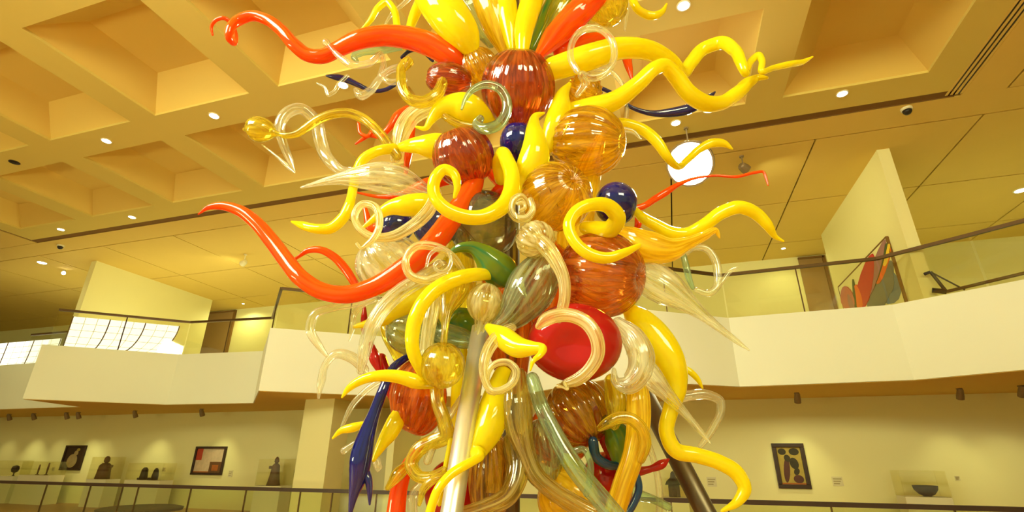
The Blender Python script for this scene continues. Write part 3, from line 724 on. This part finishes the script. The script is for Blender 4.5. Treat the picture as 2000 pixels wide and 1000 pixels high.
tube(T_, 'yellow', [(798,75,.2,16),(804,45,.2,18),(814,20,.2,22),(830,-10,.2,22),(850,-40,.2,22)], 'yellow tendril leaving the top edge')
tube(T_, 'yellow', [(1228,-20,.2,16),(1236,2,.2,16),(1250,22,.2,16),(1275,31,.2,16),(1292,24,.2,12),(1302,8,.2,4)], 'yellow hook at the top right')
tube(T_, 'yellow', [(570,433,.4,5),(590,440,.42,16),(620,447,.45,20),(645,446,.45,22),(668,428,.45,22),(682,400,.45,19),(690,365,.42,18),(698,332,.4,19),(712,309,.4,20),(735,296,.4,20),(768,290,.35,22)], 'bent yellow tendril on the left')
tube(H_, 'yellow', [(786,287,.35,20),(815,284,.4,34),(848,286,.4,52),(878,286,.35,46)], 'yellow horn beside the copper-brown orb')
tube(H_, 'yellow', [(813,248,.45,5),(830,251,.45,10),(841,236,.45,16),(857,217,.45,32),(885,212,.42,58),(915,216,.4,66),(942,228,.35,44),(960,238,.3,20)], 'yellow horn with a curled tip upper left of centre')
tube(T_, 'yellow', [(888,385,.85,7),(893,362,.86,15),(885,338,.87,20),(868,331,.87,22),(851,347,.87,24),(847,375,.86,25),(863,402,.85,27),(895,420,.83,29),(935,425,.8,30),(970,412,.77,32),(994,385,.72,33),(1000,350,.68,32),(992,318,.62,30),(981,300,.55,27),(974,322,.45,26),(978,350,.4,24)], 'large yellow C-shaped curl at the front')
tube(H_, 'yellow', [(1062,221,.6,5),(1047,227,.6,15),(1042,245,.6,26),(1045,275,.6,46),(1044,305,.58,60),(1032,340,.55,56),(1020,372,.5,30)], 'upright yellow gourd-shaped horn at the centre')
tube(H_, 'yellow', [(1112,165,.4,9),(1099,185,.42,26),(1094,215,.42,44),(1082,250,.42,44),(1070,285,.4,30)], 'yellow horn behind the amber orb')
tube(T_, 'yellow', [(1180,242,.3,24),(1225,243,.32,22),(1258,255,.32,22),(1284,278,.32,22),(1303,306,.3,18),(1322,325,.2,14),(1345,310,.1,14),(1368,290,.1,16),(1395,279,.1,18),(1415,281,.1,14),(1430,291,.1,4)], 'yellow tendril passing in front of the floodlight')
tube(T_, 'yellow', [(1248,480,.82,10),(1218,494,.84,18),(1182,504,.85,23),(1147,494,.85,25),(1120,468,.85,24),(1111,440,.85,24),(1124,414,.84,24),(1154,400,.82,26),(1190,404,.78,30),(1206,425,.74,33),(1194,446,.68,36),(1165,448,.6,34),(1145,445,.52,28)], 'yellow spiral curl right of centre')
tube(H_, 'yellow_streak', [(1195,452,.42,16),(1228,462,.48,40),(1265,482,.5,62),(1305,488,.5,48),(1342,476,.5,26),(1375,461,.48,18),(1400,452,.45,10),(1405,464,.45,4)], 'pale streaked yellow horn pointing right', 9, .04)
tube(T_, 'yellow', [(1235,405,.3,12),(1255,425,.35,20),(1282,441,.35,24),(1310,455,.35,26),(1342,457,.35,26),(1375,440,.4,26),(1410,415,.42,27),(1445,405,.42,27),(1475,416,.4,25),(1500,441,.38,20),(1515,463,.35,10),(1530,471,.35,4)], 'arched yellow tendril on the right')
tube(T_, 'yellow', [(1222,598,.35,20),(1250,628,.4,56),(1285,668,.42,66),(1314,715,.45,54),(1322,757,.45,38),(1310,800,.45,31),(1302,845,.45,30),(1318,878,.45,31),(1360,889,.45,30),(1405,903,.45,30),(1440,925,.45,30),(1454,953,.45,26),(1440,980,.45,18),(1410,998,.45,6)], 'long yellow horn trailing into an S at the lower right')
tube(T_, 'yellow', [(1322,715,.3,12),(1345,724,.3,13),(1362,740,.32,11),(1372,758,.35,4)], 'small yellow tip at the right')
tube(H_, 'yellow', [(706,447,.45,5),(730,428,.45,14),(760,407,.45,28),(798,401,.45,44),(835,396,.42,40),(852,386,.4,20)], 'pointed yellow horn on the left')
tube(T_, 'yellow', [(965,538,.55,18),(930,536,.65,27),(890,545,.7,30),(850,566,.72,30),(821,600,.74,30),(806,645,.74,29),(808,690,.72,26),(822,720,.68,24),(838,748,.6,18)], 'thick yellow arc at the centre left')
tube(T_, 'yellow', [(668,776,.7,4),(680,760,.7,12),(705,743,.7,18),(740,734,.7,22),(780,736,.68,26),(815,746,.66,28),(842,753,.62,14)], 'yellow horn curving down at the left')
tube(H_, 'yellow', [(692,638,.4,7),(740,626,.42,26),(790,597,.45,46),(840,570,.45,40),(870,555,.4,20)], 'yellow horn behind the ribbed canes at the left')
tube(H_, 'yellow', [(650,856,.4,4),(665,842,.4,12),(690,835,.4,18),(714,827,.4,10)], 'small yellow thorn at the lower left')
tube(H_, 'yellow', [(730,898,.4,8),(745,870,.4,22),(763,842,.4,34),(776,815,.38,32),(780,795,.36,16)], 'yellow horn beside the blue spike')
tube(T_, 'yellow', [(982,735,.5,40),(968,790,.56,62),(952,842,.6,58),(932,884,.63,36),(936,893,.7,18),(915,905,.76,18),(880,927,.8,18),(855,957,.82,18),(838,1005,.82,18)], 'yellow horn with a tail crossing the steel leg')
tube(H_, 'yellow', [(955,640,.68,18),(982,658,.74,42),(1012,678,.8,42),(1042,680,.86,27),(1060,681,.9,18),(1056,692,.93,13),(1041,706,.94,9),(1036,723,.94,4)], 'yellow hooked horn touching the red orb')
tube(H_, 'yellow_streak', [(1245,730,.45,24),(1247,780,.5,44),(1246,835,.5,44),(1236,890,.52,40),(1216,950,.52,40),(1198,1010,.52,40)], 'yellow ribbed horn hanging at the lower right', 9, .04)
tube(T_, 'yellow', [(880,860,.5,10),(862,960,.5,10),(858,985,.5,8)], 'thin yellow tip at the lower left')
tube(H_, 'yellow', [(905,660,.3,14),(898,760,.32,34),(890,850,.32,22)], 'yellow horn behind the steel leg')
tube(H_, 'yellow', [(1090,870,.2,20),(1120,930,.25,50),(1150,1010,.25,46)], 'yellow horn low at the centre')
# --- red and orange
tube(T_, 'orange', [(415,68,.2,4),(413,52,.22,6),(424,38,.25,7),(440,36,.25,8),(452,46,.22,8),(459,66,.2,10),(454,83,.25,12),(447,74,.3,13),(450,55,.32,16),(465,40,.3,20),(490,31,.3,20),(520,38,.3,22),(550,60,.3,24),(575,88,.28,26),(600,107,.25,27),(630,110,.25,28),(660,96,.25,30),(700,78,.3,36),(750,70,.3,40),(800,75,.3,44),(850,92,.3,46),(882,112,.28,44),(908,136,.22,28)], 'long red-orange tendril with a curled tip at the upper left')
tube(T_, 'orange', [(388,418,.45,3),(405,406,.45,9),(430,402,.45,16),(465,410,.45,22),(500,435,.45,26),(530,470,.45,29),(560,510,.47,31),(590,545,.5,33),(630,569,.5,34),(680,575,.5,36),(730,560,.5,38),(780,531,.52,42),(820,501,.55,44),(850,470,.55,46),(880,430,.5,44),(905,395,.45,42),(925,362,.42,38),(935,345,.38,24)], 'long orange tendril sweeping far left')
tube(H_, 'orange', [(1052,108,.35,18),(1085,70,.35,46),(1125,30,.4,52),(1175,-15,.4,40),(1220,-50,.4,20)], 'red-orange horn at the top right', 8, .03)
tube(T_, 'orange', [(1095,100,.25,30),(1140,80,.2,26),(1180,76,.15,22),(1215,95,.1,20),(1228,130,.1,15),(1234,155,.1,5)], 'red tendril behind the clear ring')
tube(T_, 'orange', [(700,240,.1,6),(706,262,.1,7),(718,266,.1,8),(727,252,.1,7),(729,240,.1,5)], 'small red curl on the left')
tube(T_, 'orange', [(695,281,.08,4),(708,272,.08,7),(722,265,.08,8),(742,266,.08,10),(760,250,.1,13),(778,224,.1,16),(795,214,.1,16)], 'thin red tendril behind the gold cane')
tube(T_, 'orange', [(548,520,.2,3),(565,513,.2,6),(585,500,.22,7),(600,490,.22,11),(625,488,.22,14),(650,500,.22,16),(675,526,.22,17),(692,552,.22,16),(712,582,.2,14)], 'small red hook behind the orange tendril')
tube(T_, 'orange', [(697,376,.15,4),(740,384,.15,8),(785,380,.2,16),(835,360,.25,26),(880,350,.25,20)], 'thin red horn pointing left')
tube(H_, 'orange', [(808,240,.25,10),(802,275,.25,14),(797,305,.25,15),(792,340,.25,8)], 'short red horn beside the yellow horn')
tube(H_, 'orange', [(712,405,.2,8),(730,448,.2,20),(752,432,.2,20),(765,408,.2,14)], 'red piece behind the clear ring')
tube(T_, 'orange', [(1240,408,.22,14),(1258,402,.22,13),(1280,388,.2,14),(1300,376,.2,14),(1320,363,.2,10),(1350,350,.2,6),(1395,343,.2,5),(1440,345,.2,6),(1475,337,.2,6),(1491,336,.2,5),(1496,347,.2,5),(1500,362,.2,3)], 'thin red tendril beside the floodlight')
tube(H_, 'red', [(712,600,.3,6),(711,625,.3,13),(709,650,.3,5)], 'small red drop on the left')
tube(H_, 'red', [(725,672,.3,10),(732,700,.3,22),(740,722,.3,12)], 'small red bulb on the left')
tube(H_, 'red', [(745,700,.2,20),(758,750,.2,26),(765,780,.2,10)], 'red horn behind the blue spike')
tube(H_, 'orange', [(830,860,.25,10),(800,900,.3,22),(782,945,.3,32),(772,1010,.3,38)], 'orange horn hanging at the lower left')
tube(T_, 'red', [(1215,925,.2,20),(1245,921,.2,18),(1270,916,.2,13),(1295,905,.2,16),(1306,897,.2,4)], 'red tip at the lower right')
tube(H_, 'red', [(1165,800,.2,14),(1180,860,.2,20),(1190,890,.2,12)], 'red horn behind the gold arch')
tube(H_, 'orange', [(1245,415,.25,10),(1246,440,.25,14),(1240,455,.25,6)], 'orange tip below the blue orb')
# --- blue, green, teal
tube(T_, 'cobalt', [(638,148,.1,4),(652,150,.1,11),(675,155,.1,13),(700,166,.08,10),(725,177,.05,8),(750,176,.05,8),(780,160,.05,8)], 'thin blue tendril at the upper left')
tube(T_, 'cobalt', [(785,112,.05,7),(798,101,.05,7),(815,97,.05,7),(845,118,.05,7)], 'short dark blue cane behind the red tendril')
tube(T_, 'cobalt', [(1160,166,.1,8),(1195,182,.1,8),(1230,208,.1,8),(1270,221,.1,11),(1310,220,.1,18),(1345,213,.1,20),(1368,204,.1,12),(1385,190,.1,12),(1396,180,.1,4)], 'thin blue tendril behind the yellow waves')
tube(T_, 'cobalt', [(810,690,.3,10),(788,702,.4,14),(768,718,.45,16),(748,762,.5,20),(730,810,.5,24),(716,850,.5,34),(706,890,.5,43),(700,930,.5,36),(690,970,.5,18),(683,1008,.5,6)], 'long blue spike with a swollen middle at the lower left')
tube(H_, 'cobalt', [(708,915,.48,24),(719,935,.5,16),(722,960,.5,11),(722,985,.5,4)], 'short fork of the blue spike')
tube(T_, 'teal_blue', [(1158,862,.35,20),(1165,893,.35,20),(1185,907,.35,18),(1215,910,.3,16),(1240,922,.25,14),(1248,950,.25,14),(1237,985,.25,14),(1220,1010,.25,14)], 'blue bent cane at the lower right')
tube(H_, 'green', [(880,492,.6,9),(897,484,.62,18),(922,483,.62,25),(944,497,.6,44),(965,519,.56,66),(986,536,.5,60),(1003,550,.45,28)], 'green gourd with a twisted neck at the centre', 7, .03)
tube(H_, 'smoke_green', [(1066,508,.56,30),(1056,530,.6,78),(1037,563,.62,96),(1015,596,.62,80),(990,626,.62,48),(964,642,.6,24)], 'smoky green ribbed egg at the centre', 12, .025)
tube(H_, 'smoke_green', [(958,84,.1,20),(928,32,.1,54),(900,-12,.1,64)], 'grey-green horn behind the yellow ones at the top')
tube(H_, 'green', [(1040,95,.2,14),(1058,62,.2,34),(1080,20,.2,44),(1110,-30,.2,44)], 'green horn at the top right', 8, .04)
tube(H_, 'gold_clear', [(1062,70,.24,14),(1095,20,.26,48),(1130,-30,.26,50)], 'clear gold ribbed horn at the top', 10, .05)
tube(H_, 'teal_clear', [(870,655,.38,50),(905,662,.4,40),(930,672,.42,22),(945,682,.42,8)], 'teal clear glass neck at the centre left')
tube(T_, 'teal_clear', [(1040,740,.66,26),(1056,790,.7,30),(1085,850,.72,34),(1122,912,.74,38),(1165,965,.74,40),(1205,1012,.74,40)], 'long pale green glass rod slanting at the bottom')
tube(T_, 'teal_clear', [(1125,880,.6,14),(1140,878,.62,13),(1152,900,.62,13),(1152,935,.6,14),(1145,965,.58,12)], 'small pale green loop at the bottom')
tube(H_, 'green', [(1185,820,.3,20),(1205,850,.3,50),(1215,900,.3,40),(1215,930,.3,16)], 'green ribbed horn behind the gold arch', 10, .04)
tube(C_, 'teal_clear', [(902,213,.75,5),(908,195,.75,9),(925,174,.75,13),(950,165,.74,16),(975,173,.72,18),(989,195,.7,20),(988,222,.68,21),(972,244,.66,22),(948,252,.64,22),(932,243,.6,20),(938,232,.55,16)], 'pale green glass hook in front of the copper orb')
tube(C_, 'teal_clear', [(697,119,.12,8),(691,110,.1,12),(708,102,.1,14),(745,99,.1,14),(788,90,.1,16),(820,95,.1,14)], 'pale teal glass cane at the upper left')
tube(C_, 'teal_clear', [(1335,500,.2,12),(1340,520,.2,13),(1346,545,.2,12),(1353,562,.2,8)], 'teal glass cane on the right')
# --- clear and gold canes
tube(C_, 'clear', ring_pts(1157,103,43,49,135,480,.62,.55,13,15,14)+[(1142,160,.5,16),(1128,185,.45,12)], 'clear glass ring at the top right')
tube(C_, 'gold_clear', [(792,134,.5,10),(798,120,.5,20),(787,128,.5,18),(783,150,.5,19),(787,176,.5,20),(803,195,.5,22),(828,200,.5,24),(851,187,.5,23),(862,168,.48,22),(864,160,.46,20)], 'clear gold ring at the upper left', 8, .05)
tube(C_, 'gold_clear', [(858,172,.4,18),(856,200,.42,17),(868,225,.44,17),(895,242,.44,17),(925,248,.42,15)], 'gold glass stem of the upper left ring')
tube(C_, 'clear', [(637,83,.3,15),(646,93,.3,9),(660,108,.3,12),(690,127,.3,14),(720,124,.25,14),(744,106,.2,12),(749,128,.2,12),(745,149,.2,13),(762,160,.2,12),(790,156,.2,12)], 'clear glass curl with a ball tip at the upper left')
tube(C_, 'clear', [(620,163,.35,4),(634,170,.35,6),(642,185,.35,8),(652,180,.35,8),(663,163,.35,8),(678,148,.35,7)], 'thin clear glass squiggle at the upper left')
tube(C_, 'clear', [(695,176,.3,10),(704,187,.3,17),(722,178,.3,16),(742,153,.3,14),(764,136,.25,14),(790,130,.2,16)], 'clear glass hook at the upper left')
tube(C_, 'clear', [(752,48,.1,4),(765,28,.1,7),(790,6,.1,9),(805,-10,.1,9)], 'thin clear cane at the top left')
tube(C_, 'clear', [(1165,136,.15,10),(1195,142,.12,10),(1214,162,.1,9),(1224,200,.1,9),(1221,250,.1,8)], 'pale cane behind the yellow waves')
tube(C_, 'clear', [(1220,-20,.2,12),(1224,18,.2,12),(1222,40,.2,8),(1220,58,.2,5)], 'clear glass drop at the top right')
tube(T_, 'gold_clear', [(478,253,.35,8),(488,252,.35,36),(506,253,.35,50),(524,256,.35,40),(540,261,.35,14),(560,265,.35,13),(578,262,.35,14),(595,252,.35,16),(620,235,.37,18),(650,223,.38,18),(680,221,.38,19),(710,232,.38,20),(740,258,.38,20),(760,284,.36,20),(776,305,.34,18)], 'gold glass tendril ending in a clear bulb on the left')
tube(C_, 'clear', [(576,336,.3,3),(566,312,.3,13),(552,277,.32,18),(546,247,.35,20),(558,223,.35,22),(590,213,.3,22),(613,232,.25,24),(626,275,.25,26),(642,312,.3,24),(668,334,.3,20),(712,338,.3,24)], 'faint clear glass loop on the left')
tube(C_, 'clear', [(512,283,.3,3),(540,305,.3,5),(565,328,.3,8),(575,337,.3,3)], 'thin clear glass spear on the left')
tube(H_, 'clear_ribbed', [(588,366,.45,4),(620,358,.45,11),(660,350,.45,22),(700,347,.45,42),(740,346,.45,58),(782,353,.4,58),(815,366,.35,38),(842,376,.3,14)], 'clear ribbed horn pointing left', 10, .04)
tube(C_, 'gold_cane', [(772,310,.3,18),(778,280,.3,28),(788,250,.3,34),(806,226,.3,34),(840,212,.28,28),(870,215,.25,20)], 'gold ribbed cane bending left', 9, .05)
tube(C_, 'gold_cane', [(852,376,.5,20),(838,410,.54,25),(803,443,.58,23),(762,463,.6,20),(726,462,.6,16),(702,446,.6,14),(693,420,.6,14),(706,400,.6,14),(728,401,.62,15),(741,425,.64,15),(737,453,.65,14),(718,477,.65,10),(705,485,.65,7),(698,477,.65,8)], 'pale glass cane with a ring end on the left', 8, .05)
tube(C_, 'gold_cane', [(905,530,.6,12),(883,500,.66,15),(846,481,.7,18),(811,482,.72,17),(793,506,.72,16),(800,536,.72,17),(828,548,.7,18),(866,538,.66,16)], 'pale glass ring in front of the orange tendril')
tube(C_, 'clear', [(833,520,.78,6),(840,497,.78,8),(858,485,.78,9),(876,492,.78,9),(881,510,.78,9),(872,528,.78,10),(856,530,.78,10),(849,518,.78,9),(858,509,.78,8),(866,516,.78,6)], 'small clear spiral at the centre left')
tube(C_, 'gold_cane', [(1036,392,.75,14),(1040,410,.76,15),(1028,426,.76,16),(1009,426,.76,16),(998,410,.76,16),(1003,391,.76,15),(1019,384,.75,14),(1030,395,.74,10)], 'small pale gold ring at the centre')
tube(C_, 'gold_cane', [(1011,398,.78,7),(1022,396,.78,8),(1025,406,.78,8),(1017,411,.78,8)], 'tiny gold curl inside the ring')
tube(C_, 'gold_cane', [(1050,468,.74,30),(1066,482,.78,32),(1086,510,.8,28),(1101,545,.8,24),(1103,580,.78,22),(1096,612,.74,22),(1090,630,.7,18)], 'gold ribbed cane hanging from the gold ball', 8, .05)
tube(C_, 'gold_cane', [(1052,637,.92,14),(1062,627,.92,24),(1085,617,.92,26),(1113,616,.92,26),(1145,630,.92,27),(1165,660,.92,27),(1168,690,.9,26),(1151,722,.88,25),(1126,742,.86,24),(1108,748,.85,18)], 'large gold C-shaped cane in front of the red orb', 8, .05)
tube(C_, 'gold_cane', [(1104,748,.86,8),(1108,760,.87,6),(1098,756,.87,5),(1090,754,.86,9)], 'little twisted tip of the gold cane')
tube(C_, 'gold_cane', [(1000,640,.68,18),(975,655,.74,25),(952,686,.78,23),(944,718,.8,19),(948,745,.8,16),(960,763,.8,14),(985,760,.8,15),(1004,744,.8,15),(1008,724,.8,15),(995,709,.8,14),(974,708,.8,14),(957,720,.8,12),(951,742,.8,10),(957,765,.8,11),(966,768,.8,9)], 'gold cane ending in a small ring at the centre', 8, .04)
tube(C_, 'gold_cane', [(948,600,.58,60),(942,632,.58,32),(932,668,.58,24),(925,700,.58,20)], 'gold streaked neck of the pale bulb', 8, .05)
tube(C_, 'gold_clear', [(890,552,.55,70),(882,580,.58,52),(872,612,.62,22),(869,645,.64,14),(866,680,.66,14)], 'gold fluted neck above the glass ball', 12, .05)
tube(C_, 'gold_cane', [(850,560,.5,20),(845,600,.55,26),(838,640,.56,26),(832,690,.55,24),(835,740,.52,20)], 'gold ribbed cane beside the yellow arc', 10, .06)
tube(C_, 'clear_ribbed', [(862,520,.5,26),(822,545,.52,30),(782,570,.54,30),(745,606,.56,30),(722,648,.56,28),(711,690,.54,24),(704,725,.5,14)], 'clear ribbed cane curving down on the left', 9, .06)
tube(C_, 'clear', [(622,777,.4,5),(628,742,.4,16),(636,712,.4,14),(655,692,.4,18),(688,699,.35,21),(712,722,.3,18)], 'clear glass hook on the lower left')
tube(C_, 'clear', [(640,697,.4,6),(624,676,.4,14),(606,642,.4,18),(615,614,.4,18),(650,601,.38,16),(690,593,.35,18),(735,583,.3,18)], 'clear bent cane on the left')
tube(C_, 'clear', [(682,666,.4,3),(690,640,.4,9),(690,618,.4,12),(702,600,.38,12),(730,585,.35,12)], 'short clear hook on the left')
tube(C_, 'clear', [(668,832,.3,6),(688,792,.3,12),(718,760,.3,13),(762,732,.3,14),(810,690,.3,20),(850,655,.3,20)], 'clear glass cane at the lower left')
tube(C_, 'clear', [(672,880,.3,14),(688,868,.3,9),(715,850,.3,12),(735,800,.25,14)], 'clear cane with a ball tip at the lower left')
tube(C_, 'clear', [(733,905,.3,10),(740,915,.3,14),(735,890,.3,12),(748,850,.3,14)], 'clear glass stub beside the blue spike')
tube(C_, 'clear_ribbed', [(905,770,.42,10),(880,810,.44,14),(850,860,.46,16),(835,900,.46,16)], 'thin clear ribbed spear at the lower left', 8, .05)
tube(C_, 'gold_clear', [(852,740,.5,28),(855,785,.5,26),(868,825,.5,28),(872,850,.48,30),(848,862,.46,30),(818,878,.46,28),(803,905,.46,25),(818,930,.48,23),(848,930,.5,20),(868,918,.5,16)], 'gold ribbed glass curl at the lower left', 8, .05)
tube(C_, 'gold_clear', [(872,928,.52,12),(848,936,.54,17),(828,955,.54,16),(819,985,.54,8)], 'small gold hook at the lower left')
tube(C_, 'gold_clear', [(758,952,.45,12),(766,942,.45,18),(776,928,.45,26),(790,915,.42,22),(815,890,.4,16)], 'knobbly olive gold glass tip at the lower left')
tube(C_, 'clear', [(832,940,.4,14),(810,960,.4,18),(805,1010,.4,20)], 'clear glass tube at the bottom left')
tube(H_, 'olive_gold', [(1012,735,.56,34),(1009,790,.6,58),(1014,835,.6,54),(1026,880,.58,38),(1045,925,.57,34),(1085,962,.56,34),(1130,990,.55,36),(1180,1015,.55,36)], 'wide gold ribbed horn flowing down at the centre', 10, .05)
tube(C_, 'olive_gold', [(1004,865,.52,44),(1011,920,.56,44),(992,968,.6,36),(945,992,.62,30),(890,1008,.62,26)], 'gold ribbed cane curving at the bottom', 10, .05)
tube(C_, 'gold_clear', [(1172,836,.58,14),(1184,828,.6,22),(1205,817,.6,24),(1232,818,.6,24),(1252,836,.6,25),(1259,866,.58,26),(1250,895,.55,22)], 'gold glass arch at the lower right')
tube(H_, 'clear_ribbed', [(1236,528,.4,30),(1262,540,.43,64),(1300,562,.46,68),(1335,586,.46,44),(1370,613,.46,24),(1410,645,.46,14),(1445,671,.46,9),(1463,684,.46,3)], 'sparkling clear ribbed horn pointing lower right', 12, .05)
tube(H_, 'clear_ribbed', [(1236,690,.46,24),(1268,733,.5,48),(1303,770,.5,28),(1340,810,.5,15),(1370,845,.5,10),(1388,866,.5,3)], 'long clear spear at the lower right', 10, .05)
tube(C_, 'clear', [(1315,782,.3,18),(1345,773,.3,20),(1385,772,.3,19),(1406,783,.3,17),(1407,805,.3,15),(1395,832,.3,14),(1380,855,.3,14),(1368,871,.3,10)], 'clear bent cane at the lower right')
tube(C_, 'clear_ribbed', [(1208,632,.56,26),(1238,662,.6,46),(1253,698,.62,50),(1245,733,.62,44),(1224,752,.62,34),(1203,745,.6,18),(1199,722,.58,8)], 'clear ribbed hook beside the red orb', 10, .06)
tube(C_, 'clear', [(1335,498,.2,12),(1355,483,.2,13),(1380,486,.2,14),(1396,506,.2,15),(1402,535,.2,16),(1400,560,.2,15),(1382,573,.2,14),(1360,566,.2,10)], 'clear glass loop on the right')
tube(C_, 'clear', [(1400,562,.2,10),(1412,548,.2,9),(1424,532,.2,8),(1440,523,.2,4)], 'clear forked tip on the right')
tube(C_, 'clear', [(1210,252,.35,12),(1238,258,.35,9),(1250,270,.35,4)], 'clear tip of the amber orb')
tube(C_, 'clear', [(1262,855,.1,12),(1280,910,.1,13),(1288,960,.1,14),(1288,1012,.1,14)], 'clear hanging cane at the lower right')
tube(C_, 'teal_clear', [(1225,940,.12,14),(1245,965,.12,22),(1275,975,.12,16),(1305,990,.12,16)], 'clear tube at the lower right')
tube(H_, 'gold_clear', [(1195,745,.4,30),(1205,790,.42,44),(1200,830,.42,20)], 'gold glass horn at the lower right', 8, .05)
tube(H_, 'yellow_streak', [(1180,250,.3,10),(1150,330,.25,50),(1120,470,.2,70)], 'gold horn inside the right of the tower', 8, .03)
tube(H_, 'gold_clear', [(900,470,.1,40),(890,560,.12,80),(880,660,.12,60)], 'gold glass horn inside the left of the tower', 8, .03)
tube(H_, 'gold_clear', [(780,560,.1,30),(770,620,.1,60),(790,700,.1,40)], 'gold glass horn deep on the left', 8, .03)
tube(H_, 'copper_orange', [(1060,470,.2,40),(1080,540,.2,110),(1070,640,.2,60)], 'copper horn inside the centre', 8, .03)
tube(H_, 'copper_orange', [(960,520,.1,40),(990,620,.12,100),(1000,740,.12,60)], 'amber horn inside the lower centre', 8, .03)
tube(H_, 'orange', [(960,340,.25,20),(985,365,.3,36),(960,385,.3,20)], 'red piece inside the yellow curl')
# raised ring on the red orb
# --- steel structure
def leg(a, b, w, mat, lab):
    p0, s0 = P(*a); p1, s1 = P(*b)
    d = (p1-p0); k = (p0.z+SC_O.z)/(-(d.z)); end = p0+d*k
    s = MB(); s.lathe([(w*s0/2,0),(w*s0/2,(end-p0).length)], p0, 28, end-p0)
    o = s.build('support_leg', MATS[mat], sculpt, smooth=False)
    for pl in o.data.polygons: pl.use_smooth = len(pl.vertices) == 4
    o['label'] = lab
    f = MB(); f.lathe([(.10,0),(.10,.015)], (end.x, end.y, 0), 24); f.build('foot_plate', MATS[mat], o)
leg((940,640,.56), (882,1000,.66), 37, 'steel', 'bright steel tube leg in front')
leg((1240,735,.0), (1378,1000,.0), 36, 'dark_steel', 'dark steel tube leg on the right')
leg((960,800,-.5), (930,1000,-.55), 26, 'dark_steel', 'dark steel leg at the back')
pz = P(1000, 500, 0)[0]
MB().lathe([(.05,0),(.05,4.9)], (pz.x*0, 0, 1.0), 16).build('armature_pole', MATS['dark_steel'], sculpt)
